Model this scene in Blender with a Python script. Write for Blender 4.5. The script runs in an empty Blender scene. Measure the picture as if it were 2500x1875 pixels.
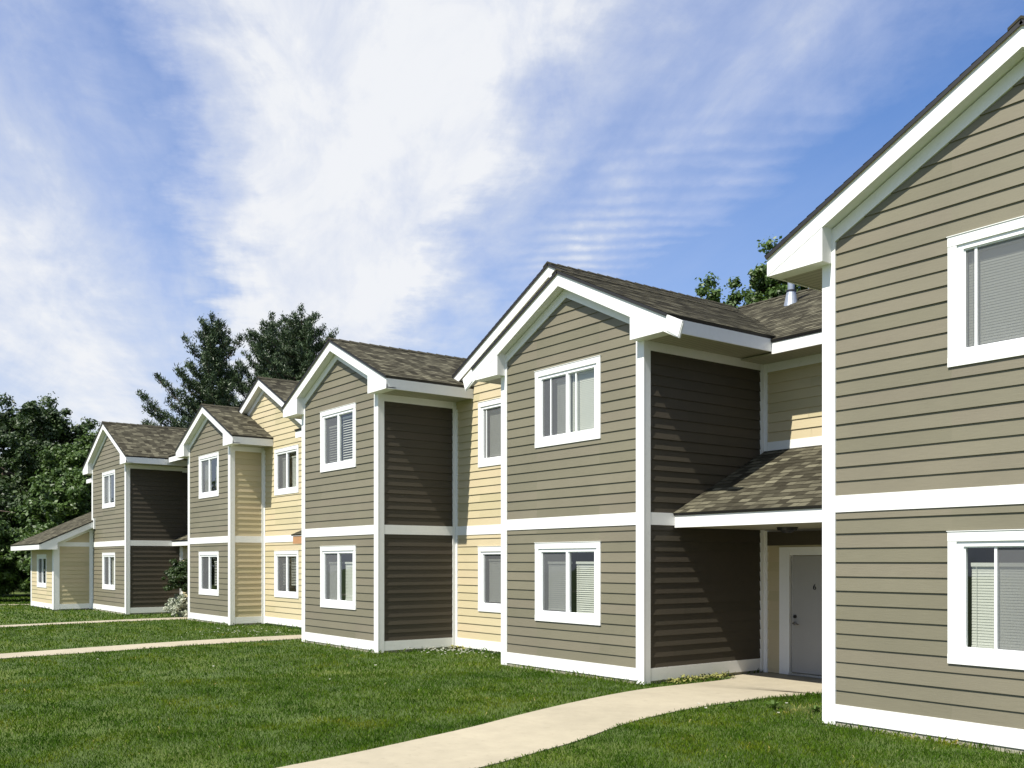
import bpy, math, random
import numpy as np
from mathutils import Vector, Matrix
R = math.radians
EYE = 1.95                      # camera height; building heights below are written relative to the eye
scene = bpy.context.scene
col = scene.collection
random.seed(7)

# ------------------------------------------------------------------ materials
def newmat(name):
    m = bpy.data.materials.new(name); m.use_nodes = True
    nt = m.node_tree; b = nt.nodes['Principled BSDF']
    return m, nt, b
def N(nt, t, **k):
    n = nt.nodes.new(t)
    for a, v in k.items():
        if a in n.inputs: n.inputs[a].default_value = v
        else: setattr(n, a, v)
    return n
def obj_coords(nt, scale):
    tc = N(nt, 'ShaderNodeTexCoord'); mp = N(nt, 'ShaderNodeMapping')
    mp.inputs['Scale'].default_value = scale
    nt.links.new(tc.outputs['Object'], mp.inputs['Vector']); return mp
def ramp(nt, fac, stops):
    r = N(nt, 'ShaderNodeValToRGB'); e = r.color_ramp.elements
    while len(e) > 1: e.remove(e[-1])
    e[0].position = stops[0][0]; e[0].color = (*stops[0][1], 1)
    for p, c in stops[1:]:
        x = e.new(p); x.color = (*c, 1)
    nt.links.new(fac, r.inputs['Fac']); return r
def paint(name, c, rough=.6, var=.12, grain=(1.2, 1.2, 28), gs=1.0, bump=.25, dirt=0.0, bands=False):
    m, nt, b = newmat(name)
    mp = obj_coords(nt, grain)
    n = N(nt, 'ShaderNodeTexNoise', Scale=3.0 * gs, Detail=8.0, Roughness=.65)
    nt.links.new(mp.outputs[0], n.inputs['Vector'])
    n2 = N(nt, 'ShaderNodeTexNoise', Scale=.7, Detail=3.0)
    mp2 = obj_coords(nt, (1, 1, 1)); nt.links.new(mp2.outputs[0], n2.inputs['Vector'])
    mixf = N(nt, 'ShaderNodeMath', operation='ADD')
    nt.links.new(n.outputs['Fac'], mixf.inputs[0]); nt.links.new(n2.outputs['Fac'], mixf.inputs[1])
    mr = N(nt, 'ShaderNodeMapRange'); mr.inputs['From Min'].default_value = .65; mr.inputs['From Max'].default_value = 1.35
    nt.links.new(mixf.outputs[0], mr.inputs['Value'])
    lo = tuple(x * (1 - var) for x in c); hi = tuple(min(1, x * (1 + var)) for x in c)
    r = ramp(nt, mr.outputs[0], [(0, lo), (1, hi)])
    out = r.outputs['Color']
    if dirt > 0:
        n3 = N(nt, 'ShaderNodeTexNoise', Scale=9.0, Detail=9.0, Roughness=.75)
        nt.links.new(mp2.outputs[0], n3.inputs['Vector'])
        r3 = ramp(nt, n3.outputs['Fac'], [(0, (1, 1, 1)), (.56, (1, 1, 1)), (.72, (1 - dirt, 1 - dirt, 1 - dirt * 1.1))])
        mx = N(nt, 'ShaderNodeMixRGB', blend_type='MULTIPLY'); mx.inputs[0].default_value = 1
        nt.links.new(out, mx.inputs[1]); nt.links.new(r3.outputs['Color'], mx.inputs[2]); out = mx.outputs[0]
    if bands:
        at = N(nt, 'ShaderNodeAttribute', attribute_name='rnd')
        r4 = ramp(nt, at.outputs['Fac'], [(0, (.88, .89, .86)), (.5, (1, 1, 1)), (1, (1.0, .97, 1.0))])
        mx = N(nt, 'ShaderNodeMixRGB', blend_type='MULTIPLY'); mx.inputs[0].default_value = 1
        nt.links.new(out, mx.inputs[1]); nt.links.new(r4.outputs['Color'], mx.inputs[2]); out = mx.outputs[0]
    nt.links.new(out, b.inputs['Base Color'])
    b.inputs['Roughness'].default_value = rough
    bp = N(nt, 'ShaderNodeBump'); bp.inputs['Strength'].default_value = bump; bp.inputs['Distance'].default_value = .004
    nt.links.new(n.outputs['Fac'], bp.inputs['Height']); nt.links.new(bp.outputs[0], b.inputs['Normal'])
    return m
M = {}
M['taupe'] = paint('taupe_siding_paint', (.166, .151, .101), .65, .14, (1.0, 1.0, 30), 1.6, .5, 0, True)
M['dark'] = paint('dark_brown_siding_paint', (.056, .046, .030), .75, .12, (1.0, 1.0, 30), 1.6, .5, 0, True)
M['cream'] = paint('cream_siding_paint', (.50, .43, .265), .65, .07, (1.0, 1.0, 30), 1.6, .4, 0, True)
M['white'] = paint('white_trim_paint', (.775, .775, .75), .5, .03, (1, 1, 1), 4, .25, .10)
M['vinyl'] = paint('white_vinyl', (.82, .83, .83), .35, .02, (1, 1, 1), 2, .05)
M['black'] = paint('black_drip_edge', (.012, .011, .011), .6, .2, (1, 1, 1), 4, .2)
M['concrete'] = paint('pale_concrete', (.335, .296, .215), .85, .13, (1, 1, 1), 1.1, .6, .22)
M['foundation'] = paint('foundation_concrete', (.34, .32, .25), .9, .2, (1, 1, 1), 3.0, .6, .3)
M['room'] = paint('dim_room', (.05, .05, .05), .9, .1, (1, 1, 1), 2, .1)
M['door'] = paint('grey_door_paint', (.33, .325, .31), .45, .03, (1, 1, 1), 2, .1)
M['metal'] = paint('galvanised_metal', (.42, .45, .48), .35, .15, (1, 1, 1), 8, .2)
M['metal'].node_tree.nodes['Principled BSDF'].inputs['Metallic'].default_value = .7
M['nickel'] = paint('satin_nickel', (.6, .58, .54), .25, .05, (1, 1, 1), 4, .05)
M['nickel'].node_tree.nodes['Principled BSDF'].inputs['Metallic'].default_value = 1
M['cedar'] = paint('bare_plywood', (.42, .22, .10), .75, .25, (8, 8, 1), 2, .4, .2)
M['blind'] = paint('pale_blind', (.55, .55, .49), .6, .05, (1, 1, 1), 4, .05)
M['curtain'] = paint('pale_curtain', (.60, .60, .53), .8, .12, (9, 9, .5), 2, .4)
M['plastic'] = paint('black_plastic', (.015, .015, .018), .4, .1, (1, 1, 1), 4, .1)
M['bark'] = paint('bark', (.10, .075, .055), .9, .4, (4, 4, 1), 2, .8)
M['leafdebris'] = paint('pale_leaf_litter', (.20, .20, .05), .8, .5, (1, 1, 1), 6, .3)

def soffit_mat():
    m, nt, b = newmat('vented_soffit_vinyl')
    mp = obj_coords(nt, (1, 1, 1)); sx = N(nt, 'ShaderNodeSeparateXYZ'); nt.links.new(mp.outputs[0], sx.inputs[0])
    ml = N(nt, 'ShaderNodeMath', operation='MULTIPLY'); ml.inputs[1].default_value = 1 / .10
    nt.links.new(sx.outputs['Y'], ml.inputs[0])
    fr = N(nt, 'ShaderNodeMath', operation='FRACT'); nt.links.new(ml.outputs[0], fr.inputs[0])
    r = ramp(nt, fr.outputs[0], [(0, (.12, .115, .085)), (.10, (.12, .115, .085)), (.14, (.36, .345, .26)), (1, (.39, .375, .285))])
    nt.links.new(r.outputs['Color'], b.inputs['Base Color'])
    bp = N(nt, 'ShaderNodeBump'); bp.inputs['Strength'].default_value = .8; bp.inputs['Distance'].default_value = .008
    nt.links.new(r.outputs['Color'], bp.inputs['Height']); nt.links.new(bp.outputs[0], b.inputs['Normal'])
    b.inputs['Roughness'].default_value = .5
    return m
M['soffit'] = soffit_mat()

def shingle_mat():
    m, nt, b = newmat('asphalt_shingles')
    uv = N(nt, 'ShaderNodeUVMap', uv_map='UVMap')
    br = N(nt, 'ShaderNodeTexBrick', Scale=1.0)
    br.offset = .37; br.offset_frequency = 1; br.squash = .75; br.squash_frequency = 3
    br.inputs['Brick Width'].default_value = .20; br.inputs['Row Height'].default_value = .14
    br.inputs['Mortar Size'].default_value = .006; br.inputs['Mortar Smooth'].default_value = .2
    br.inputs['Bias'].default_value = -.1
    br.inputs['Color1'].default_value = (0, 0, 0, 1); br.inputs['Color2'].default_value = (1, 1, 1, 1); br.inputs['Mortar'].default_value = (.25, .25, .25, 1)
    # wobble so the tabs are not ruler straight
    nz = N(nt, 'ShaderNodeTexNoise', Scale=5.0, Detail=2.0); nt.links.new(uv.outputs[0], nz.inputs['Vector'])
    sub = N(nt, 'ShaderNodeVectorMath', operation='SUBTRACT'); sub.inputs[1].default_value = (.5, .5, .5)
    nt.links.new(nz.outputs['Color'], sub.inputs[0])
    sc = N(nt, 'ShaderNodeVectorMath', operation='MULTIPLY'); sc.inputs[1].default_value = (.10, .006, 0)
    nt.links.new(sub.outputs[0], sc.inputs[0])
    ad = N(nt, 'ShaderNodeVectorMath', operation='ADD'); nt.links.new(uv.outputs[0], ad.inputs[0]); nt.links.new(sc.outputs[0], ad.inputs[1])
    nt.links.new(ad.outputs[0], br.inputs['Vector'])
    r = ramp(nt, br.outputs['Color'], [(0, (.030, .027, .018)), (.35, (.056, .052, .036)), (.6, (.084, .079, .055)), (.85, (.125, .118, .083)), (1, (.22, .21, .152))])
    g = N(nt, 'ShaderNodeTexNoise', Scale=90.0, Detail=4.0, Roughness=.7); nt.links.new(uv.outputs[0], g.inputs['Vector'])
    gr = ramp(nt, g.outputs['Fac'], [(.3, (.6, .6, .6)), (.7, (1.35, 1.33, 1.3))])
    mx = N(nt, 'ShaderNodeMixRGB', blend_type='MULTIPLY'); mx.inputs[0].default_value = 1
    nt.links.new(r.outputs['Color'], mx.inputs[1]); nt.links.new(gr.outputs['Color'], mx.inputs[2])
    L = N(nt, 'ShaderNodeTexNoise', Scale=.8, Detail=4.0); nt.links.new(uv.outputs[0], L.inputs['Vector'])
    Lr = ramp(nt, L.outputs['Fac'], [(.3, (.90, .89, .88)), (.7, (1.08, 1.08, 1.06))])
    mx2 = N(nt, 'ShaderNodeMixRGB', blend_type='MULTIPLY'); mx2.inputs[0].default_value = 1
    nt.links.new(mx.outputs[0], mx2.inputs[1]); nt.links.new(Lr.outputs['Color'], mx2.inputs[2])
    nt.links.new(mx2.outputs[0], b.inputs['Base Color'])
    b.inputs['Roughness'].default_value = .95; b.inputs['Specular IOR Level'].default_value = .15
    bp = N(nt, 'ShaderNodeBump'); bp.inputs['Strength'].default_value = .8; bp.inputs['Distance'].default_value = .006
    nt.links.new(mx.outputs[0], bp.inputs['Height']); nt.links.new(bp.outputs[0], b.inputs['Normal'])
    return m
M['shingle'] = shingle_mat()

def glass_mat():
    m = bpy.data.materials.new('window_glass'); m.use_nodes = True; nt = m.node_tree; nt.nodes.clear()
    o = N(nt, 'ShaderNodeOutputMaterial'); mx = N(nt, 'ShaderNodeMixShader')
    tr = N(nt, 'ShaderNodeBsdfTransparent'); tr.inputs[0].default_value = (.83, .85, .83, 1)
    gl = N(nt, 'ShaderNodeBsdfGlossy'); gl.inputs['Roughness'].default_value = .015; gl.inputs[0].default_value = (.9, .95, 1, 1)
    lw = N(nt, 'ShaderNodeLayerWeight'); fr = N(nt, 'ShaderNodeMath', operation='POWER'); fr.inputs[1].default_value = 3.5; nt.links.new(lw.outputs['Facing'], fr.inputs[0])
    ml = N(nt, 'ShaderNodeMath', operation='MULTIPLY_ADD'); ml.inputs[1].default_value = .75; ml.inputs[2].default_value = .07
    n = N(nt, 'ShaderNodeTexNoise', Scale=1.4, Detail=1.0); tc = N(nt, 'ShaderNodeTexCoord'); nt.links.new(tc.outputs['Object'], n.inputs['Vector'])
    bp = N(nt, 'ShaderNodeBump'); bp.inputs['Strength'].default_value = .12; bp.inputs['Distance'].default_value = .05
    nt.links.new(n.outputs['Fac'], bp.inputs['Height']); nt.links.new(bp.outputs[0], gl.inputs['Normal'])
    nt.links.new(fr.outputs[0], ml.inputs[0]); nt.links.new(ml.outputs[0], mx.inputs[0])
    nt.links.new(tr.outputs[0], mx.inputs[1]); nt.links.new(gl.outputs[0], mx.inputs[2]); nt.links.new(mx.outputs[0], o.inputs[0])
    return m
M['glass'] = glass_mat()
def screen_mat():
    m = bpy.data.materials.new('insect_screen_mesh'); m.use_nodes = True; nt = m.node_tree; nt.nodes.clear()
    o = N(nt, 'ShaderNodeOutputMaterial'); mx = N(nt, 'ShaderNodeMixShader'); mx.inputs[0].default_value = .45
    tr = N(nt, 'ShaderNodeBsdfTransparent'); df = N(nt, 'ShaderNodeBsdfDiffuse'); df.inputs[0].default_value = (.19, .195, .20, 1)
    nt.links.new(tr.outputs[0], mx.inputs[1]); nt.links.new(df.outputs[0], mx.inputs[2]); nt.links.new(mx.outputs[0], o.inputs[0])
    return m
M['screen'] = screen_mat()

def leaf_mat(name, dark, light, trans=.25, rough=.5):
    m = bpy.data.materials.new(name); m.use_nodes = True; nt = m.node_tree
    b = nt.nodes['Principled BSDF']; o = nt.nodes['Material Output']
    at = N(nt, 'ShaderNodeAttribute', attribute_name='rnd')
    r = ramp(nt, at.outputs['Fac'], [(0, dark), (1, light)])
    nt.links.new(r.outputs['Color'], b.inputs['Base Color']); b.inputs['Roughness'].default_value = rough
    tl = N(nt, 'ShaderNodeBsdfTranslucent'); nt.links.new(r.outputs['Color'], tl.inputs[0])
    mx = N(nt, 'ShaderNodeMixShader'); mx.inputs[0].default_value = trans
    nt.links.new(b.outputs[0], mx.inputs[1]); nt.links.new(tl.outputs[0], mx.inputs[2]); nt.links.new(mx.outputs[0], o.inputs[0])
    return m
M['leaf'] = leaf_mat('broadleaf_foliage', (.015, .034, .008), (.058, .100, .022))
M['leaf2'] = leaf_mat('bright_broadleaf_foliage', (.028, .060, .010), (.10, .17, .030))
M['needle'] = leaf_mat('pine_needles', (.020, .038, .014), (.060, .098, .034), .12)
M['white_leaf'] = leaf_mat('variegated_leaves', (.05, .11, .03), (.75, .75, .62), .2)
M['petal'] = leaf_mat('clover_flower_petals', (.6, .6, .5), (.8, .8, .72), .2)

def blade_mat():
    m = bpy.data.materials.new('grass_blades'); m.use_nodes = True; nt = m.node_tree
    b = nt.nodes['Principled BSDF']; o = nt.nodes['Material Output']
    at = N(nt, 'ShaderNodeAttribute', attribute_name='rnd')
    r = ramp(nt, at.outputs['Fac'], [(0, (.029, .056, .004)), (.40, (.063, .118, .009)), (.75, (.104, .178, .014)), (.93, (.18, .23, .035)), (1, (.40, .36, .16))])
    tc = N(nt, 'ShaderNodeTexCoord')
    n = N(nt, 'ShaderNodeTexNoise', Scale=.8, Detail=9.0, Roughness=.72); nt.links.new(tc.outputs['Object'], n.inputs['Vector'])
    r2 = ramp(nt, n.outputs['Fac'], [(.34, (.42, .62, .55)), (.45, (.78, .92, .85)), (.54, (1.1, 1.1, 1.0)), (.61, (1.5, 1.25, 1.0)), (.68, (2.3, 1.5, 1.2))])
    mx = N(nt, 'ShaderNodeMixRGB', blend_type='MULTIPLY'); mx.inputs[0].default_value = 1
    nt.links.new(r.outputs['Color'], mx.inputs[1]); nt.links.new(r2.outputs['Color'], mx.inputs[2])
    nt.links.new(mx.outputs[0], b.inputs['Base Color']); b.inputs['Roughness'].default_value = .7; b.inputs['Specular IOR Level'].default_value = .06
    tl = N(nt, 'ShaderNodeBsdfTranslucent'); nt.links.new(mx.outputs[0], tl.inputs[0])
    ms = N(nt, 'ShaderNodeMixShader'); ms.inputs[0].default_value = .38
    nt.links.new(b.outputs[0], ms.inputs[1]); nt.links.new(tl.outputs[0], ms.inputs[2]); nt.links.new(ms.outputs[0], o.inputs[0])
    return m
M['blade'] = blade_mat()
def lawn_mat():
    m, nt, b = newmat('lawn_ground')
    tc = N(nt, 'ShaderNodeTexCoord')
    n = N(nt, 'ShaderNodeTexNoise', Scale=.55, Detail=6.0, Roughness=.6); nt.links.new(tc.outputs['Object'], n.inputs['Vector'])
    n2 = N(nt, 'ShaderNodeTexNoise', Scale=26.0, Detail=4.0); nt.links.new(tc.outputs['Object'], n2.inputs['Vector'])
    r2 = ramp(nt, n2.outputs['Fac'], [(.3, (.030, .052, .005)), (.7, (.070, .110, .011))])
    r = ramp(nt, n.outputs['Fac'], [(.30, (.7, .75, .7)), (.5, (1, 1, 1)), (.72, (1.6, 1.3, 1.05))])
    mx = N(nt, 'ShaderNodeMixRGB', blend_type='MULTIPLY'); mx.inputs[0].default_value = 1
    nt.links.new(r.outputs['Color'], mx.inputs[1]); nt.links.new(r2.outputs['Color'], mx.inputs[2])
    nt.links.new(mx.outputs[0], b.inputs['Base Color']); b.inputs['Roughness'].default_value = .95
    return m
M['lawn'] = lawn_mat()

# ------------------------------------------------------------------ mesh helpers
class MB:
    def __init__(s): s.v = []; s.f = []; s.uv = []; s.rnd = []
    def face(s, pts, uvs=None, n=None, r=.5):
        if n is not None:
            a = Vector(pts[1]) - Vector(pts[0]); c = Vector(pts[2]) - Vector(pts[1])
            nn = a.cross(c)
            if nn.length < 1e-9 and len(pts) > 3: nn = (Vector(pts[2]) - Vector(pts[1])).cross(Vector(pts[3]) - Vector(pts[2]))
            if nn.dot(Vector(n)) < 0:
                pts = pts[::-1]; uvs = uvs[::-1] if uvs else None
        i = len(s.v); s.v += [tuple(p) for p in pts]; s.f.append(list(range(i, i + len(pts))))
        s.uv.append(uvs if uvs else [(0, 0)] * len(pts)); s.rnd.append(r)
    def solid(s, A, B):          # two matching polygons (lists of 3d points) -> closed prism
        c = sum((Vector(p) for p in A + B), Vector()) / (len(A) * 2)
        def out(pts):
            m = sum((Vector(p) for p in pts), Vector()) / len(pts); s.face(pts, None, m - c)
        ca = sum((Vector(p) for p in A), Vector()) / len(A); cb = sum((Vector(p) for p in B), Vector()) / len(B)
        s.face(A, None, ca - cb); s.face(B, None, cb - ca)
        for k in range(len(A)):
            k2 = (k + 1) % len(A); q = [A[k], A[k2], B[k2], B[k]]
            a = Vector(A[k2]) - Vector(A[k]); d = Vector(B[k]) - Vector(A[k])
            nn = a.cross(d); m = (Vector(A[k]) + Vector(A[k2])) / 2 - ca
            s.face(q, None, nn if nn.dot(m) > 0 else -nn)
    def box(s, x0, x1, y0, y1, z0, z1):
        s.solid([(x0, y0, z0), (x1, y0, z0), (x1, y1, z0), (x0, y1, z0)], [(x0, y0, z1), (x1, y0, z1), (x1, y1, z1), (x0, y1, z1)])
    def xz(s, poly, y0, y1): s.solid([(x, y0, z) for x, z in poly], [(x, y1, z) for x, z in poly])
    def yz(s, poly, x0, x1): s.solid([(x0, y, z) for y, z in poly], [(x1, y, z) for y, z in poly])
    def cyl(s, p0, p1, r0, r1, n=16):
        p0 = Vector(p0); p1 = Vector(p1); d = (p1 - p0).normalized()
        a = d.orthogonal().normalized(); b = d.cross(a)
        A = [tuple(p0 + (a * math.cos(t) + b * math.sin(t)) * r0) for t in [2 * math.pi * k / n for k in range(n)]]
        B = [tuple(p1 + (a * math.cos(t) + b * math.sin(t)) * r1) for t in [2 * math.pi * k / n for k in range(n)]]
        s.solid(A, B)

BASE = {}
def rootpos(o):
    while o.parent: o = o.parent
    return Vector(o.location)
def link(name, me, mat, parent):
    o = bpy.data.objects.new(name, me); col.objects.link(o)
    me.materials.append(mat)
    if parent: o.parent = parent
    return o
def part(name, mb, mat, parent=None, smooth=False, off=EYE):
    L = rootpos(parent) if parent else Vector((0, 0, 0))
    me = bpy.data.meshes.new(name)
    me.from_pydata([(x - L.x, y - L.y, z + off - L.z) for x, y, z in mb.v], [], mb.f)
    uv = me.uv_layers.new(name='UVMap')
    flat = [c for u in mb.uv for p in u for c in p]
    uv.data.foreach_set('uv', flat)
    at = me.attributes.new('rnd', 'FLOAT', 'FACE'); at.data.foreach_set('value', mb.rnd)
    if smooth: me.polygons.foreach_set('use_smooth', [True] * len(me.polygons))
    me.update()
    return link(name, me, mat, parent)
def thing(name, label, cat, loc, group=None):
    o = bpy.data.objects.new(name, None); col.objects.link(o); o.location = loc
    o['label'] = label; o['category'] = cat
    if group: o['group'] = group
    return o
def tag(o, label=None, cat=None, group=None, kind=None):
    if label: o['label'] = label
    if cat: o['category'] = cat
    if group: o['group'] = group
    if kind: o['kind'] = kind
    return o

def clip(poly, a, b, c):       # keep a*x+b*y <= c
    out = []
    n = len(poly)
    for i in range(n):
        p, q = poly[i], poly[(i + 1) % n]
        dp = a * p[0] + b * p[1] - c; dq = a * q[0] + b * q[1] - c
        if dp <= 1e-9: out.append(p)
        if (dp < -1e-9 and dq > 1e-9) or (dp > 1e-9 and dq < -1e-9):
            t = dp / (dp - dq); out.append((p[0] + t * (q[0] - p[0]), p[1] + t * (q[1] - p[1])))
    r = []
    for p in out:
        if not r or abs(p[0] - r[-1][0]) + abs(p[1] - r[-1][1]) > 1e-6: r.append(p)
    if len(r) > 1 and abs(r[0][0] - r[-1][0]) + abs(r[0][1] - r[-1][1]) < 1e-6: r.pop()
    return r if len(r) >= 3 else []
class Fr:
    def __init__(s, o, u, v, n): s.o = Vector(o); s.u = Vector(u); s.v = Vector(v); s.n = Vector(n)
    def p(s, a, b, d=0): return tuple(s.o + s.u * a + s.v * b + s.n * d)
def lap(mb, F, poly, b0, e, lip, holes=(), thin=.002, jitter=0.0, seam=0):
    """courses of overlapping boards (or shingles) clipped to a convex outline"""
    lo = min(p[1] for p in poly); hi = max(p[1] for p in poly)
    i = math.floor((lo - b0) / e + 1e-6)
    while b0 + i * e < hi - 1e-6:
        z0 = b0 + i * e; z1 = z0 + e; i += 1
        row = clip(clip(poly, 0, 1, z1), 0, -1, -z0)
        if not row: continue
        pieces = [row]
        for (ha, hb, hc, hd) in holes:          # x0,x1,z0,z1
            nx = []
            for pc in pieces:
                nx += [clip(pc, 1, 0, ha), clip(pc, -1, 0, -hb)]
                mid = clip(clip(pc, -1, 0, -ha), 1, 0, hb)
                if mid: nx += [clip(mid, 0, 1, hc), clip(mid, 0, -1, -hd)]
            pieces = [q for q in nx if q]
        lp = lip * (1 + random.uniform(-jitter, jitter)); rr = random.random()
        def off(b): return thin + lp * (1 - (b - z0) / e)
        if seam:
            out = []
            for pc in pieces:
                x0 = min(p[0] for p in pc); x1 = max(p[0] for p in pc)
                if x1 - x0 > 2.2:
                    c = random.uniform(x0 + .6, x1 - .6)
                    out += [clip(pc, 1, 0, c - .0015), clip(pc, -1, 0, -c - .0015)]
                else: out.append(pc)
            pieces = [q for q in out if q]
        for pc in pieces:
            mb.face([F.p(a, b, off(b)) for a, b in pc], [(a, b) for a, b in pc], F.n, rr if not seam else random.random())
            for k in range(len(pc)):
                p, q = pc[k], pc[(k + 1) % len(pc)]
                if abs(p[1] - q[1]) < 1e-6 and p[1] < z0 + e * .98:
                    mb.face([F.p(p[0], p[1], off(p[1])), F.p(q[0], q[1], off(q[1])), F.p(q[0], q[1], 0), F.p(p[0], p[1], 0)],
                            [(p[0], p[1]), (q[0], q[1]), (q[0], q[1]), (p[0], p[1])], -F.v, rr)
def front(Y): return Fr((0, Y, 0), (1, 0, 0), (0, 0, 1), (0, -1, 0))
def rside(X): return Fr((X, 0, 0), (0, 1, 0), (0, 0, 1), (1, 0, 0))
def lside(X): return Fr((X, 0, 0), (0, 1, 0), (0, 0, 1), (-1, 0, 0))
def rectp(a, b, c, d): return [(a, c), (b, c), (b, d), (a, d)]

SB = -1.69; BB = .583; BT = .781; EXP = .1685; GND = -1.95
LIP = .0175
def siding(mat, parent, F, poly, b0, holes=(), label=None):
    mb = MB(); lap(mb, F, poly, b0, EXP, LIP, holes, jitter=.12, seam=1)
    # solid backing sheet behind the boards
    pcs = [poly]
    for (ha, hb, hc, hd) in holes:
        nx = []
        for pc in pcs:
            nx += [clip(pc, 1, 0, ha), clip(pc, -1, 0, -hb)]
            mid = clip(clip(pc, -1, 0, -ha), 1, 0, hb)
            if mid: nx += [clip(mid, 0, 1, hc), clip(mid, 0, -1, -hd)]
        pcs = [q for q in nx if q]
    for pc in pcs: mb.face([F.p(a, b, -.004) for a, b in pc], None, F.n)
    o = part('wall', mb, mat, parent)
    if label: o['label'] = label
    return o
def boards(name, mat, parent, items):
    mb = MB()
    for b in items: mb.box(*b)
    return part(name, mb, mat, parent)

# ------------------------------------------------------------------ windows
def window(parent, F, x0, x1, zt, zb, kind='slider', blindL=None, blindR=None, bars=(), screen='L', curtain=None):
    """x0..x1, zb..zt outside of the casing in the wall frame F. casing > frame, pane, screen, blind"""
    def bx(mb, a, b, c, d, n0, n1):
        mb.solid([F.p(a, c, n0), F.p(b, c, n0), F.p(b, d, n0), F.p(a, d, n0)], [F.p(a, c, n1), F.p(b, c, n1), F.p(b, d, n1), F.p(a, d, n1)])
    cw = .10
    mb = MB()
    bx(mb, x0, x1, zt - .105, zt, -.01, .030); bx(mb, x0, x1, zb, zb + .10, -.01, .030)
    bx(mb, x0 + .001, x0 + cw, zb + .10, zt - .105, -.01, .027); bx(mb, x1 - cw, x1 - .001, zb + .10, zt - .105, -.01, .027)
    bx(mb, x0 - .008, x1 + .008, zt, zt + .008, -.01, .038)
    w = part('window', mb, M['white'], parent)
    a, b, c, d = x0 + cw, x1 - cw, zb + .10, zt - .105
    fw = .068
    mb = MB()
    bx(mb, a, b, d - .055, d, -.06, .012); bx(mb, a, b, c, c + fw, -.06, .012)
    bx(mb, a, a + fw, c + fw, d - .055, -.06, .011); bx(mb, b - fw, b, c + fw, d - .055, -.06, .011)
    m = (a + b) / 2
    if kind == 'slider': bx(mb, m - .03, m + .03, c + fw, d - .055, -.055, .009)
    # sash rails
    for s0, s1 in (((a + fw, m - .03), (m + .03, b - fw)) if kind == 'slider' else ((a + fw, b - fw),)):
        bx(mb, s0, s1, c + fw, c + fw + .016, -.05, -.006); bx(mb, s0, s1, d - .055 - .014, d - .055, -.05, -.006)
        bx(mb, s0, s0 + .014, c + fw + .016, d - .069, -.05, -.006); bx(mb, s1 - .014, s1, c + fw + .016, d - .069, -.05, -.006)
    for xb in bars: bx(mb, xb - .014, xb + .014, c + fw + .016, d - .069, -.035, -.008)
    part('frame', mb, M['vinyl'], w)
    gz0, gz1 = c + fw + .002, d - .057
    spans = [(a + fw, m - .03), (m + .03, b - fw)] if kind == 'slider' else [(a + fw, b - fw)]
    for k, (s0, s1) in enumerate(spans):
        mb = MB(); mb.face([F.p(s0, gz0, -.028), F.p(s1, gz0, -.028), F.p(s1, gz1, -.028), F.p(s0, gz1, -.028)], None, F.n); part('pane', mb, M['glass'], w)
    if screen:
        s0, s1 = screen if isinstance(screen, tuple) else spans[0] if screen == 'L' else spans[-1]
        mb = MB(); mb.face([F.p(s0 + .003, gz0, -.016), F.p(s1 - .003, gz0, -.016), F.p(s1 - .003, gz1, -.016), F.p(s0 + .003, gz1, -.016)], None, F.n)
        part('screen', mb, M['screen'], w)
    # dark room behind
    mb = MB(); D = -1.1
    q = lambda n, e: [F.p(a - e, c - e, n), F.p(b + e, c - e, n), F.p(b + e, d + e, n), F.p(a - e, d + e, n)]
    A = q(-.06, 0); B = q(D, .25)
    for k in range(4): mb.face([A[k], A[(k + 1) % 4], B[(k + 1) % 4], B[k]])
    mb.face(B); part('reveal', mb, M['room'], w)
    # blinds: (x inset left, top gap, bottom gap, tilt degrees, spacing)
    for spec, (s0, s1) in zip((blindL, blindR) if kind == 'slider' else (blindL,), spans):
        if not spec: continue
        inset, tg, bg, tilt, sp = spec
        mb = MB(); z = gz1 - .03 - tg; lo = gz0 + bg; xL = s0 + inset; xR = s1 + .03
        hw = .024; t = R(tilt)
        while z > lo:
            dz = hw * math.sin(t); dn = hw * math.cos(t); cx = -.088; tw = random.uniform(-.002, .002)
            mb.face([F.p(xL, z - dz + tw, cx + dn), F.p(xR, z - dz, cx + dn), F.p(xR, z + dz, cx - dn), F.p(xL, z + dz + tw, cx - dn)], None, F.n)
            z -= sp
        for cxx in (xL + .06, xR - .09): bx(mb, cxx, cxx + .004, lo, gz1 - .03 - tg, -.060, -.058)
        bx(mb, xL, xR, lo - .02, lo, -.10, -.075); bx(mb, xL, xR, gz1 - .04 - tg, gz1 - tg, -.12, -.065)
        part('blind', mb, M['blind'], w)
    if curtain:
        c0, c1, ctg, cbg = curtain
        mb = MB(); n = 60; pts = []
        for k in range(n + 1):
            x = c0 + (c1 - c0) * k / n; dd = -.16 + .022 * math.sin(k * .9) + .01 * math.sin(k * 2.3 + 1); pts.append((x, dd))
        for k in range(n):
            (xa, da), (xb2, db) = pts[k], pts[k + 1]
            mb.face([F.p(xa, gz0 + cbg, da), F.p(xb2, gz0 + cbg, db), F.p(xb2, gz1 - ctg, db), F.p(xa, gz1 - ctg, da)], None, F.n)
        part('curtain', mb, M['curtain'], w, smooth=True)
    return w
WH = .10   # siding opening sits this far inside the casing outline
def hole(x0, x1, zt, zb): return (x0 + .04, x1 - .04, zb + .04, zt - .04)

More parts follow.
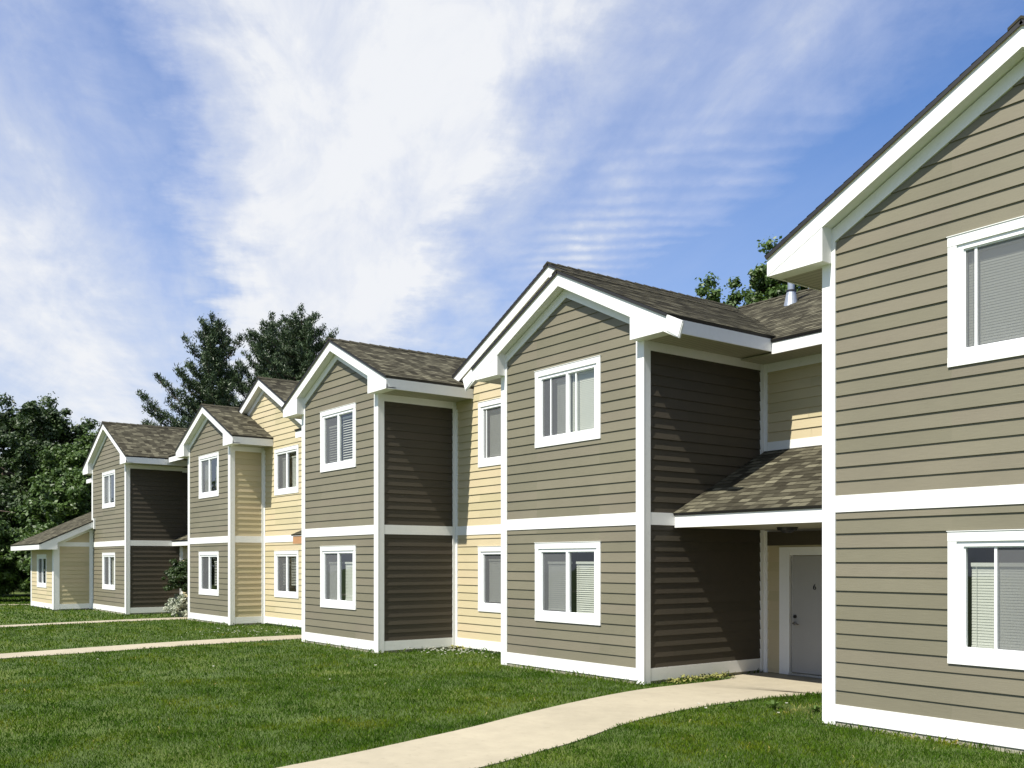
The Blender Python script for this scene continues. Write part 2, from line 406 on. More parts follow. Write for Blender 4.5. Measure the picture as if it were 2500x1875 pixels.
# ------------------------------------------------------------------ roofs
def roof_plane(mbS, mbE, F, poly, b0=0.0, th=.045):
    lap(mbS, F, poly, b0, .14, .007, (), thin=.004, jitter=.2)
    A = [F.p(a, b, 0) for a, b in poly]; B = [F.p(a, b, -th) for a, b in poly]
    mbE.solid(A, B)
def slopeF_r(xe, ze, m):   # right slope of a gable, eave along Y at x=xe, rising toward -X
    L = math.hypot(1, m); return Fr((xe, 0, ze), (0, 1, 0), (-1 / L, 0, m / L), (m / L, 0, 1 / L)), L
def slopeF_l(xe, ze, m):
    L = math.hypot(1, m); return Fr((xe, 0, ze), (0, 1, 0), (1 / L, 0, m / L), (-m / L, 0, 1 / L)), L
def slopeF_f(ye, ze, m):   # eave along X at y=ye, rising toward +Y
    L = math.hypot(1, m); return Fr((0, ye, ze), (1, 0, 0), (0, 1 / L, m / L), (0, -m / L, 1 / L)), L

def ridge_cap(mb, xr, zr, y0, y1, m):
    y = y0; k = 0
    while y < y1:
        e = min(y + .26, y1); h = .016 + .012
        L = .13
        mb.solid([(xr - L, y, zr - L * m + h + .006), (xr, y, zr + h + .012), (xr + L, y, zr - L * m + h + .006), (xr + L, y, zr - L * m + .004), (xr, y, zr + .01), (xr - L, y, zr - L * m + .004)],
                 [(xr - L, e, zr - L * m + h - .008), (xr, e, zr + h - .002), (xr + L, e, zr - L * m + h - .008), (xr + L, e, zr - L * m + .004), (xr, e, zr + .01), (xr - L, e, zr - L * m + .004)])
        y = e

def gable(root, Xa, Xb, Yf, Yb, apex, m, xr=None, oh=.70, ro=.215, tail=0.0, boxes=True, YbR=None, YbL=None, clipR=None, fasR=True, fasL=True, hideL=None, backL=None):
    """gable roof with the ridge along Y and its end facing -Y. apex = top of the rake board at the ridge"""
    if xr is None: xr = (Xa + Xb) / 2
    zt = lambda x: apex - m * abs(x - xr)
    xl, xR = Xa - oh, Xb + oh
    YbR = YbR or Yb; YbL = YbL or Yb
    mbS, mbE = MB(), MB()
    Fl, L = slopeF_l(xl - .02, zt(xl - .02) + .055, m); Frr, L = slopeF_r(xR + .02, zt(xR + .02) + .055, m)
    roof_plane(mbS, mbE, Frr, rectp(Yf - ro - .025, Yb, 0, (xR + .02 - xr) * L))
    roof_plane(mbS, mbE, Fl, rectp(Yf - ro - .025, Yb, 0, (xr - xl + .02) * L))
    rf = part('roof', mbS, M['shingle'], root)
    part('drip_edge', mbE, M['black'], rf)
    mb = MB(); ridge_cap(mb, xr, apex + .055, Yf - ro - .03, Yb, m); part('ridge_cap', mb, M['shingle'], rf)
    # rake boards
    w = .205; y0 = Yf - ro; y1 = y0 + .03
    tl = tail; c = m * .45
    def rake(sgn):
        xe = (xl if sgn < 0 else xR) + sgn * tl
        zz = zt(xe)
        k = .08 if tl else 0
        P = [(xr, apex), (xe, zz), (xe - sgn * k, zz - w), (xr, apex - w)]
        return P
    for sgn in (-1, 1):
        mb = MB(); mb.xz(rake(sgn), y0, y1)
        if tl:
            xe = (xl if sgn < 0 else xR)
            mb.xz([(xe, zt(xe) + .035), (xe + sgn * tl, zt(xe + sgn * tl) + .035), (xe + sgn * (tl - .09), zt(xe + sgn * tl) - w + .02), (xe, zt(xe) - w)], y0 - .012, y0 + .02)
        part('rake_board', mb, M['white'], root)
    # narrow cream strip between rake board and shingles
    mb = MB()
    for sgn in (-1, 1):
        xe = xl if sgn < 0 else xR
        mb.xz([(xr, apex + .002), (xe, zt(xe) + .002), (xe, zt(xe) + .012), (xr, apex + .012)], y0 - .012, Yf)
    part('drip_strip', mb, M['cream'], root)
    zs = zt(xR) - w
    mb = MB()
    for sgn in (-1, 1):     # sloping soffit below the rake
        xe = (xl if sgn < 0 else xR)
        mb.xz([(xr, apex - w + .035), (xe, zt(xe) - w + .035), (xe, zt(xe) - w + .015), (xr, apex - w + .015)], y1 + .001, Yf + .02)
    part('rake_soffit', mb, M['white'], root)
    if boxes:
        for sgn in (-1, 1):
            xe = (xl if sgn < 0 else xR); xi = (Xa + .10) if sgn < 0 else (Xb - .10)
            zc = zs + .10
            xo = xe - sgn * .032
            mb = MB(); mb.xz([(xi, zs), (xe, zs), (xe, zt(xe) - .12), (xi, zt(xi) - .12)], y0 + .004, y0 + .031)
            mb.xz([(xi, zs + .0015), (xo, zs + .0015), (xo, zt(xo) - .12), (xi, zt(xi) - .12)], y0 + .0312, Yf + .03)
            o = part('cornice_box', mb, M['white'], root)
    # eaves along Y
    for sgn, on, yb in ((-1, fasL, YbL), (1, fasR, YbR)):
        if not on: continue
        xe = (xl if sgn < 0 else xR); xw = Xa if sgn < 0 else Xb
        mb = MB(); mb.box(min(xe, xe - sgn * .03), max(xe, xe - sgn * .03), y0 + .032, yb, zs, zt(xe) + .004)
        part('fascia', mb, M['white'], root)
        mb = MB(); mb.box(min(xw, xe - sgn * .031), max(xw, xe - sgn * .031), Yf + .031, yb, zs + .008, zs + .03)
        part('soffit', mb, M['soffit'], root)
    return zt, zs

def frieze_front(root, Xa, Xb, Yf, apex, m, xr, w=.205, depth=.375, ext=.0):
    zt = lambda x: apex - m * abs(x - xr)
    for sgn in (-1, 1):
        xe = Xa if sgn < 0 else Xb
        mb = MB(); mb.xz([(xr, apex - w), (xe, zt(xe) - w), (xe, zt(xe) - depth), (xr, apex - depth)], Yf - .032, Yf + .0)
        part('frieze_board', mb, M['white'], root)

def front_walls(root, mat, Xa, Xb, Yf, apex, m, xr, holes, depth=.355, lowtop=BB):
    F = front(Yf); zt = lambda x: apex - m * abs(x - xr) - depth
    siding(mat, root, F, rectp(Xa, Xb, SB, lowtop), SB, holes)
    siding(mat, root, F, [(Xa, BT), (Xb, BT), (Xb, zt(Xb)), (xr, zt(xr)), (Xa, zt(Xa))], BT, holes)
TR = .030
def corner(root, X, Yf, zlo, zhi, side, w=.15, zhiside=None):
    """corner board: one leg on the front wall, one on the return. side=+1: return faces +X"""
    mb = MB()
    x0, x1 = (X - w, X + TR) if side > 0 else (X - TR, X + w)
    mb.box(x0, x1, Yf - TR, Yf, zlo, zhi)
    mb2 = zhiside if zhiside is not None else zhi
    if side > 0: mb.box(X, X + TR - .002, Yf, Yf + w - TR, zlo + .002, mb2)
    else: mb.box(X - TR + .002, X, Yf, Yf + w - TR, zlo + .002, mb2)
    return part('corner_board', mb, M['white'], root)
def hboard(name, root, F, a, b, z0, z1, t=.025, mat='white', n0=0.0):
    mb = MB(); mb.solid([F.p(a, z0, n0), F.p(b, z0, n0), F.p(b, z1, n0), F.p(a, z1, n0)], [F.p(a, z0, t), F.p(b, z0, t), F.p(b, z1, t), F.p(a, z1, t)])
    return part(name, mb, M[mat], root)
def cap(root, F, a, b, z): return None

def block(root, Xa, Xb, Yf, Yr, apex, m, holes=(), retmat='dark', retholes=(), retY=None, tail=0.0, Yback=18.5, front_mat='taupe', YbR=None, YbL=None, left_to=None, soff=None):
    """a two-storey gabled bay: front wall, right return up to Yr, left side up to left_to, roof"""
    xr = (Xa + Xb) / 2
    zt, zs = gable(root, Xa, Xb, Yf, Yback, apex, m, tail=tail, YbR=YbR, YbL=YbL)
    front_walls(root, M[front_mat], Xa, Xb, Yf, apex, m, xr, holes)
    frieze_front(root, Xa, Xb, Yf, apex, m, xr)
    F = front(Yf)
    hboard('band_board', root, F, Xa + .15, Xb - .15, BB, BT)
    hboard('base_board', root, F, Xa + .15, Xb - .15, SB - .20, SB)
    corner(root, Xa, Yf, SB - .245, zt(Xa) - .21, -1, zhiside=zs + .006); corner(root, Xb, Yf, SB - .245, zt(Xb) - .21, 1, zhiside=zs + .006)
    Fs = rside(Xb)
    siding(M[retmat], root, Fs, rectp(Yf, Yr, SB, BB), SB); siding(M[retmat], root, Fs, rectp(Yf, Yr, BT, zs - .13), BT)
    hboard('band_board', root, Fs, Yf + .12, Yr - .0, BB, BT); hboard('base_board', root, Fs, Yf + .12, Yr, SB - .20, SB)
    hboard('frieze_board', root, Fs, Yf + .12, Yr, zs - .14, zs + .006)
    # inner corner trim
    hboard('corner_board', root, Fs, Yr - .10, Yr - .002, SB - .23, (BB if root.name == 'apartment_block.006' else zs + .004), .034)
    lt = left_to or Yr
    Fl = lside(Xa)
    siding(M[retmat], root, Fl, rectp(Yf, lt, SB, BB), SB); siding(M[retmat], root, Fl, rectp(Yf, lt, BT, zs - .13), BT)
    hboard('band_board', root, Fl, Yf + .12, lt, BB, BT); hboard('base_board', root, Fl, Yf + .12, lt, SB - .20, SB)
    hboard('frieze_board', root, Fl, Yf + .12, lt, zs - .14, zs + .006)
    mb = MB(); mb.box(Xa + .004, Xb - .004, Yf - .010, 22, GND - .3, SB - .197)
    part('foundation', mb, M['foundation'], root)
    return xr, zt, zs

W0 = .875
def win_pair(root, F, xc, low, up, half=W0, zl=(.327, -1.063), zu=(3.44, 2.05)):
    hs = []
    if low is not None: window(root, F, xc - half, xc + half, zl[0], zl[1], **low); 
    if up is not None: window(root, F, xc - half, xc + half, zu[0], zu[1], **up)
def holes_for(xc, half=W0, zl=(.327, -1.063), zu=(3.44, 2.05)):
    return [hole(xc - half, xc + half, *zl), hole(xc - half, xc + half, *zu)]

# ================================================================== the apartment row
# ---- nearest block at the right
XR0, XR1, YR = -7.073, -2.25, 10.025
rR = thing('apartment_block', 'nearest and largest taupe gabled block, cut off by the right edge of the photo', 'apartment block', ((XR0 + XR1) / 2, YR, 0), 'gabled blocks of the apartment row')
xcR = -4.66
zuR = (3.47, 2.08); zlR = (.32, -1.09)
hR = holes_for(xcR, W0, zlR, zuR)
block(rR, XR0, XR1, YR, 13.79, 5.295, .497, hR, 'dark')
F = front(YR)
window(rR, F, xcR - W0, xcR + W0, *zuR, blindL=(.0, .0, .02, 80, .030), blindR=(0, .0, .02, 80, .030), bars=(-5.243,), screen='L')
window(rR, F, xcR - W0, xcR + W0, *zlR, blindL=(.04, .17, .03, 80, .030), blindR=(0, .1, .03, 80, .030), bars=(-5.035,), screen=(-5.02, -4.69))

# ---- centre block
XM0, XM1, YM, YMr = -14.745, -11.009, 10.874, 13.793
rM = thing('apartment_block', 'taupe gabled block left of the entry porch, its gable overlapping a taller cream one', 'apartment block', ((XM0 + XM1) / 2, YM, 0), 'gabled blocks of the apartment row')
xcM = -12.875
zuM = (3.41, 2.04); zlM = (.332, -1.059)
block(rM, XM0, XM1, YM, YMr, 4.935, .487, [hole(xcM - W0, xcM + W0, *zuM), hole(xcM - W0, xcM + W0, *zlM)], 'dark', tail=.33, Yback=15.2, YbR=13.5, left_to=12.065)
F = front(YM)
window(rM, F, xcM - W0, xcM + W0, *zuM, blindL=(.33, .05, .04, 78, .036), bars=(-13.34, -12.66), screen='L', curtain=(-12.60, -12.14, .06, .03), blindR=(.0, .0, .03, 80, .03))
window(rM, F, xcM - W0, xcM + W0, *zlM, blindL=(.09, .17, .05, 70, .036), blindR=(.12, .17, .02, 66, .036), screen='L')

# taller cream gable between the centre block and the second block, with the recessed entry at its right
YBr = 12.065
rG = thing('apartment_block', 'tall cream gabled block set back behind, holding the recessed entry with the grey door', 'apartment block', (-14.6, YBr, 0), 'gabled blocks of the apartment row')
xg = -14.6; apG = 5.70; mG = .5
gable(rG, xg - 2.6, xg + 2.6, YBr, 17.2, apG, mG, xr=xg, oh=.72, boxes=False, fasR=False, fasL=False)
F = front(YBr)
cx0, cx1 = -17.24, -15.49
hg = [hole(cx0, cx1, .32, -1.07), hole(cx0, cx1, 3.425, 2.03)]
ztG = lambda x: apG - mG * abs(x - xg) - .22
siding(M['cream'], rG, F, rectp(-18.14, XM0, SB, BB), SB, hg)
siding(M['cream'], rG, F, [(-18.14, BT), (XM0, BT), (XM0, ztG(XM0)), (xg, ztG(xg)), (xg, ztG(xg)), (-18.14, ztG(-18.14))][:3] + [(XM0, ztG(XM0)), (-18.14, ztG(-18.14))], BT, hg)
siding(M['cream'], rG, F, [(XM0, 3.4), (-11.3, 3.4), (-11.3, 3.8), (xg, ztG(xg)), (XM0, ztG(XM0))], BT)
mb = MB()
for sg in (-1,): mb.xz([(xg, apG - .205), (-18.14, apG - .5 * 3.54 - .205), (-18.14, apG - .5 * 3.54 - .37), (xg, apG - .37)], YBr - .032, YBr)
part('frieze_board', mb, M['white'], rG)
hboard('band_board', rG, F, -18.14 + .1, XM0, BB, BT); hboard('base_board', rG, F, -18.14 + .1, XM0, SB - .20, SB)
hboard('corner_board', rG, F, -18.14 + .0, -18.14 + .10, SB - .23, 3.38, .030)
window(rG, F, cx0, cx1, 3.425, 2.03, kind='slider', blindL=(.12, .05, .06, 80, .036), bars=(-16.98,), screen='L')
window(rG, F, cx0, cx1, .32, -1.07, kind='slider', blindL=(.1, .1, .06, 70, .036), blindR=(.0, .1, .03, 66, .036), screen='L')
mb = MB(); mb.box(-18.1, -11.1, YBr + .02, 21.9, GND - .3, SB - .19); part('foundation', mb, M['foundation'], rG)
# recessed wall with the entry
F = front(YMr)
dx0, dx1, dzt, dzb = -10.41, -9.49, .093, -1.885
siding(M['cream'], rG, F, rectp(-11.0, XR0, -1.93, .278), SB, [(dx0 - .24, dx1 + .24, -2.0, .25)])
siding(M['cream'], rG, F, rectp(-11.0, XR0, 2.08, 3.30), 2.08)
hboard('shade_strip', rG, F, -10.90, XR0, .278, .517, .03, 'dark')  # porch shade above the door, put in as a dark-coloured strip
hboard('band_board', rG, F, -10.91, XR0, 1.93, 2.08); hboard('frieze_board', rG, F, -10.91, XR0, 3.30, 3.47)
hboard('corner_board', rG, F, -10.98, -10.90, SB - .245, .54, .031); hboard('corner_board', rG, F, -10.98, -10.90, 1.93, 3.47, .031)
# door
mb = MB()
for a, b, c, d in ((dx0 - .24, dx0 - .02, -1.93, .245), (dx1 + .02, dx1 + .24, -1.93, .245), (dx0 - .02, dx1 + .02, dzt + .015, .245)):
    mb.solid([F.p(a, c, -.05), F.p(b, c, -.05), F.p(b, d, -.05), F.p(a, d, -.05)], [F.p(a, c, .025), F.p(b, c, .025), F.p(b, d, .025), F.p(a, d, .025)])
for a, b in ((dx0 - .075, dx0 - .02), (dx1 + .02, dx1 + .075)):
    mb.solid([F.p(a, -1.93, .025), F.p(b, -1.93, .025), F.p(b, dzt + .06, .025), F.p(a, dzt + .06, .025)], [F.p(a, -1.93, .04), F.p(b, -1.93, .04), F.p(b, dzt + .06, .04), F.p(a, dzt + .06, .04)])
part('door_frame', mb, M['white'], rG)
mb = MB(); mb.solid([F.p(dx0, dzb, -.05), F.p(dx1, dzb, -.05), F.p(dx1, dzt, -.05), F.p(dx0, dzt, -.05)], [F.p(dx0, dzb, -.005), F.p(dx1, dzb, -.005), F.p(dx1, dzt, -.005), F.p(dx0, dzt, -.005)])
door = part('door', mb, M['door'], rG)
mb = MB(); mb.box(dx0 - .02, dx1 + .02, YMr - .06, YMr + .04, -1.93, -1.895); part('threshold', mb, M['metal'], door)
mb = MB(); hx, hz = dx0 + .07, -1.05
mb.cyl((hx, YMr + .005, hz), (hx, YMr - .02, hz), .033, .030, 20); mb.cyl((hx, YMr - .02, hz), (hx, YMr - .06, hz), .012, .012, 12)
mb.cyl((hx - .01, YMr - .06, hz + .003), (hx + .12, YMr - .065, hz - .012), .013, .010, 12)
part('handle', mb, M['nickel'], door)
mb = MB(); mb.cyl((hx, YMr + .005, hz + .115), (hx, YMr - .022, hz + .115), .032, .028, 20); mb.cyl((hx, YMr - .022, hz + .115), (hx, YMr - .030, hz + .115), .012, .012, 10)
part('deadbolt', mb, M['plastic'], door)
def text_part(txt, size, loc, mat, parent, name):
    cu = bpy.data.curves.new(name, 'FONT'); cu.body = txt; cu.size = size; cu.extrude = .004; cu.align_x = 'CENTER'; cu.align_y = 'CENTER'
    tmp = bpy.data.objects.new(name + '_tmp', cu)
    me = bpy.data.meshes.new_from_object(tmp); bpy.data.objects.remove(tmp)
    o = link(name, me, mat, parent); L = rootpos(parent)
    o.location = (loc[0] - L.x, loc[1] - L.y, loc[2] + EYE - L.z); o.rotation_euler = (R(90), 0, 0)
    return o
text_part('6', .13, (-9.95, YMr - .003, -.43), M['plastic'], door, 'door_number')
# porch roof over the entry
Ye, ze = 11.50, .775
mP = (1.925 - ze) / (YMr - Ye)
Fp, Lp = slopeF_f(Ye, ze, mP)
mbS, mbE = MB(), MB(); roof_plane(mbS, mbE, Fp, rectp(XM1 + .03, XR0 - .03, 0, (YMr - Ye) * Lp), 0, .04)
pr_ = part('porch_roof', mbS, M['shingle'], rG); part('drip_edge', mbE, M['black'], pr_)
mb = MB(); mb.box(XM1 + .03, XR0 - .03, Ye + .035, Ye + .065, .548, .745); part('fascia', mb, M['white'], pr_)
mb = MB(); mb.box(XM1 + .03, XR0 - .03, Ye + .066, YMr - .035, .550, .570); part('soffit', mb, M['soffit'], pr_)
mb = MB(); mb.cyl((-9.79, 12.86, .549), (-9.79, 12.86, .50), .17, .15, 28); mb.cyl((-9.79, 12.86, .50), (-9.79, 12.86, .46), .13, .06, 28); part('porch_light', mb, M['plastic'], pr_, smooth=False)
# roof over the recess: ridge along X behind
YE2, ZE2, YR2, ZR2 = 13.10, 3.665, 17.25, 5.70
m2 = (ZR2 - ZE2) / (YR2 - YE2); F2, L2 = slopeF_f(YE2, ZE2, m2)
mbS, mbE = MB(), MB()
s1 = (YR2 - YE2) * L2
roof_plane(mbS, mbE, F2, [(-10.31, 0), (-4.7, 0), (-4.7, s1), (-14.5, s1)], 0, .045)
Fb = Fr((0, YR2 + 4.15, ZR2 - 4.15 * m2), (1, 0, 0), (0, -1 / L2, m2 / L2), (0, m2 / L2, 1 / L2))
roof_plane(mbS, mbE, Fb, rectp(-18.5, -2.3, 0, 4.15 * L2), 0, .045)
rr = part('roof', mbS, M['shingle'], rG); part('drip_edge', mbE, M['black'], rr)
mb = MB(); x = -14.4
while x < -4.7:
    e = x + .26; h = .03
    mb.solid([(x, YR2 - .13, ZR2 - .13 * m2 + h), (x, YR2, ZR2 + h + .008), (x, YR2 + .13, ZR2 - .13 * m2 + h), (x, YR2, ZR2 - .03)], [(e, YR2 - .13, ZR2 - .13 * m2 + h - .012), (e, YR2, ZR2 + h - .004), (e, YR2 + .13, ZR2 - .13 * m2 + h - .012), (e, YR2, ZR2 - .03)])
    x = e
part('ridge_cap', mb, M['shingle'], rr)
zt10 = 4.935 - .487 * 2.568
mb = MB(); mb.box(-10.309, -7.75, 13.13, 13.16, 3.437, 3.645); part('fascia', mb, M['white'], rG)
mb = MB(); mb.box(-11.0, XR0, 13.161, YMr, 3.447, 3.468)
o = part('soffit', mb, M['soffit'], rG)
# vent pipe on that roof
mb = MB(); px, py = -12.18, 16.12; pz = ZR2 - (YR2 - py) * m2
mb.cyl((px, py, pz - .08), (px, py, pz + .24), .15, .085, 20); mb.cyl((px, py, pz + .24), (px, py, pz + .95), .066, .066, 20)
vp = part('vent_pipe', mb, M['metal'], rr)
mb = MB(); mb.cyl((px, py, pz + .235), (px, py, pz + .265), .10, .098, 20); part('storm_collar', mb, M['plastic'], vp)
mb = MB(); mb.cyl((px, py, pz + .92), (px, py, pz + .96), .12, .12, 20); mb.cyl((px, py, pz + 1.0), (px, py, pz + 1.06), .12, .03, 20); part('rain_cap', mb, M['metal'], vp)
mb = MB(); mb.box(px + .38, px + .72, 16.75, 17.05, ZR2 - .3, ZR2 + .09); part('roof_vent', mb, M['plastic'], rr)
# back walls so the row is closed from behind
mb = MB(); mb.box(-18.1, -2.3, 21.3, 21.4, GND, 3.7); o = part('rear_wall', mb, M['cream'], rG)

# ---- second block
XB0, XB1, YB = -21.849, -18.14, 10.107
rB = thing('apartment_block', 'taupe gabled block with open slatted blinds in its upper window, left of the centre', 'apartment block', ((XB0 + XB1) / 2, YB, 0), 'gabled blocks of the apartment row')
xcB = -19.995
zuB = (3.485, 2.08); zlB = (.353, -1.06)
block(rB, XB0, XB1, YB, YBr, 4.955, .472, [hole(xcB - W0, xcB + W0, *zuB), hole(xcB - W0, xcB + W0, *zlB)], 'dark', Yback=17.2, YbR=YBr, YbL=11.99)
F = front(YB)
window(rB, F, xcB - W0, xcB + W0, *zuB, blindL=(.10, .20, .02, 42, .055), blindR=(.05, .06, .02, 42, .055), screen='L')
window(rB, F, xcB - W0, xcB + W0, *zlB, blindL=(.10, .2, .03, 78, .032), blindR=(.16, .2, .04, 78, .032), screen='L')

# ---- cream gable behind the third block
YCr = 11.998
rH = thing('apartment_block', 'smaller cream gabled block set back between two taupe bays toward the left', 'apartment block', (-28.69, YCr, 0), 'gabled blocks of the apartment row')
xh = -28.69; apH = 5.62
gable(rH, xh - 2.6, xh + 2.6, YCr, 17.0, apH, .5, xr=xh, oh=.72, boxes=False, fasR=False, fasL=False)
F = front(YCr); hx0, hx1 = -27.93, -26.21
hh = [hole(hx0, hx1, .32, -1.07), hole(hx0, hx1, 3.385, 2.0)]
ztH = lambda x: apH - .5 * abs(x - xh) - .22
siding(M['cream'], rH, F, rectp(-28.746, XB0, SB, BB), SB, hh)
siding(M['cream'], rH, F, [(-28.746, BT), (XB0, BT), (XB0, 3.3), (-25.0, 3.3), (-25.0, ztH(-25.0)), (-28.746, ztH(xh))][:2] + [(-25.0, BT), (-25.0, ztH(-25.0)), (-28.746, ztH(xh))][1:] if False else [(-28.746, BT), (-25.2, BT), (-25.2, ztH(-25.2)), (-28.69, ztH(xh)), (-28.746, ztH(-28.746))], BT, hh)
siding(M['cream'], rH, F, [(-28.746, 3.6), (-28.746, ztH(-28.746)), (-31.9, 3.8), (-31.9, 3.6)], BT)
siding(M['cream'], rH, F, rectp(-25.2, XB0, BT, 3.45), BT)
for sg, xe in ((-1, -31.9), (1, -25.1)):
    mb = MB(); z_ = apH - .5 * abs(xe - xh); mb.xz([(xh, apH - .205), (xe, z_ - .205), (xe, z_ - .36), (xh, apH - .36)], YCr - .032, YCr); part('frieze_board', mb, M['white'], rH)
hboard('band_board', rH, F, -28.65, XB0, BB, BT); hboard('base_board', rH, F, -28.65, XB0, SB - .20, SB)
hboard('corner_board', rH, F, -28.746, -28.646, SB - .23, 3.42, .030)
window(rH, F, hx0, hx1, 3.385, 2.0, blindL=(.2, .12, .02, 76, .036), blindR=(.18, .12, .02, 66, .036), screen='L')
window(rH, F, hx0, hx1, .32, -1.07, blindL=(.25, .22, .22, 30, .046), blindR=(.12, .06, .22, 24, .046), screen='L')
mbS, mbE = MB(), MB(); F3, L3 = slopeF_f(11.3, 3.62, .33); roof_plane(mbS, mbE, F3, rectp(-25.0, XB0 - .1, 0, 5.6 * L3)); o = part('roof', mbS, M['shingle'], rH); part('drip_edge', mbE, M['black'], o)
mb = MB(); mb.box(-25.0, XB0, 11.33, 11.36, 3.4, 3.6); mb.box(-25.0, XB0, 11.361, 11.99, 3.42, 3.44); part('fascia', mb, M['white'], rH)
mb = MB(); mb.box(-28.7, XB0, YCr + .02, 21.3, GND - .3, SB - .19); part('foundation', mb, M['foundation'], rH)
mb = MB(); mb.box(-32.0, -18.1, 20.6, 20.7, GND, 3.7); part('rear_wall', mb, M['cream'], rH)
# small entry canopy with bare plywood edge, left of the second block
mbS, mbE = MB(), MB()
cxa = -25.05; Fc, Lc = slopeF_f(11.25, .735, .42)
roof_plane(mbS, mbE, Fc, rectp(cxa - .06, XB0, 0, .72 * Lc), 0, .03)
cn = part('canopy_roof', mbS, M['shingle'], rH); part('drip_edge', mbE, M['black'], cn)
mb = MB(); mb.box(cxa, XB0 - .0, 11.28, 11.31, .49, .70); mb.box(cxa, cxa + .03, 11.31, YCr - .03, .49, .70); mb.box(cxa + .031, XB0, 11.311, YCr - .03, .50, .52)
part('canopy_fascia', mb, M['cedar'], cn)

# ---- third block
XC0, XC1, YC = -32.526, -28.746, 10.927
rC = thing('apartment_block', 'taupe gabled block with a cream side wall, in front of the smaller cream gable', 'apartment block', ((XC0 + XC1) / 2, YC, 0), 'gabled blocks of the apartment row')
xcC = -30.60
block(rC, XC0, XC1, YC, YCr, 4.93, .47, [hole(xcC - .90, xcC + .90, 3.42, 2.045), hole(xcC - .90, xcC + .90, .318, -1.068)], 'cream', Yback=17.0, YbR=YCr, left_to=12.139)
F = front(YC)
window(rC, F, xcC - .90, xcC + .90, 3.42, 2.045, screen='L', curtain=(-30.40, -29.85, .05, .02), blindL=(.1, .0, .03, 78, .035))
window(rC, F, xcC - .90, xcC + .90, .318, -1.068, blindR=(.24, .14, .16, 40, .05), screen='L')

# ---- far block
XL0, XL1, YL, YLr = -41.738, -36.90, 10.11, 12.139
rL = thing('apartment_block', 'farthest taupe gabled block, with the single-storey cream wing on its left', 'apartment block', ((XL0 + XL1) / 2, YL, 0), 'gabled blocks of the apartment row')
xcL = -39.25
block(rL, XL0, XL1, YL, YLr, 5.30, .495, [hole(xcL - .91, xcL + .91, 3.474, 2.07), hole(xcL - .91, xcL + .91, .34, -1.075)], 'dark', Yback=15.6, YbR=YLr)
F = front(YL)
window(rL, F, xcL - .91, xcL + .91, 3.474, 2.07, screen='L', blindL=(.02, .02, .02, 80, .04))
window(rL, F, xcL - .91, xcL + .91, .34, -1.075, screen='L', blindR=(.10, .05, .03, 70, .04))
# recessed wall, porch roof and main roof between the third and the far block
F = front(YLr)
siding(M['cream'], rL, F, rectp(XL1, XC0, SB, BB), SB); siding(M['cream'], rL, front(13.5), rectp(XL1, XC0, 1.4, 3.6), 1.4)
siding(M['dark'], rL, rside(XL1), rectp(YLr, 13.5, BT, 3.5), BT); hboard('frieze_board', rL, rside(XL1), YLr, 13.5, 3.37, 3.55)
hboard('base_board', rL, F, XL1 + .1, XC0, SB - .2, SB); hboard('corner_board', rL, F, XL1 + .02, XL1 + .13, SB - .2, .55, .032)
mbS, mbE = MB(), MB(); Fq, Lq = slopeF_f(11.72, .785, .49); roof_plane(mbS, mbE, Fq, rectp(XL1 + .03, XC0 - .03, 0, (13.5 - 11.72) * Lq), 0, .04)
o = part('porch_roof', mbS, M['shingle'], rL); part('drip_edge', mbE, M['black'], o)
mb = MB(); mb.box(XL1 + .03, XC0 - .03, 11.755, 11.785, .585, .765); part('fascia', mb, M['white'], o)
mb = MB(); mb.box(XL1 + .03, XC0 - .03, 11.786, YLr - .03, .59, .61); part('soffit', mb, M['cream'], o)
mbS, mbE = MB(), MB(); m4 = (5.55 - 3.86) / (15.6 - 11.38); F4, L4 = slopeF_f(11.38, 3.86, m4)
roof_plane(mbS, mbE, F4, rectp(-48.2, -42.46, 0, 4.22 * L4)); roof_plane(mbS, mbE, F4, rectp(-36.15, XC0 - .1, 0, 4.22 * L4))
Fb4 = Fr((0, 19.82, 3.86), (1, 0, 0), (0, -1 / L4, m4 / L4), (0, m4 / L4, 1 / L4)); roof_plane(mbS, mbE, Fb4, rectp(-48.2, -31.0, 0, 4.22 * L4))
o = part('roof', mbS, M['shingle'], rL); part('drip_edge', mbE, M['black'], o)
mb = MB(); mb.box(-48.2, -42.46, 11.40, 11.43, 3.64, 3.83); mb.box(-48.2, -42.46, 11.431, YLr, 3.66, 3.68); mb.box(-36.15, XC0 - .7, 11.40, 11.43, 3.64, 3.83)
part('fascia', mb, M['white'], o)
siding(M['cream'], rL, F, rectp(-47.4, XL0, 2.6, 3.6), 2.6)
Fe = lside(-47.4); siding(M['cream'], rL, Fe, rectp(YLr, 19.1, SB, BB), SB); siding(M['cream'], rL, Fe, [(YLr, BT), (19.1, BT), (19.1, 3.7), (15.6, 5.1), (YLr, 3.7)], BT)
mb = MB(); mb.box(-47.4, -32.0, 19.1, 19.2, GND, 3.8); part('rear_wall', mb, M['cream'], rL)
mb = MB(); mb.box(-47.38, XC0, YLr + .02, 19.0, GND - .3, SB - .19); part('foundation', mb, M['foundation'], rL)

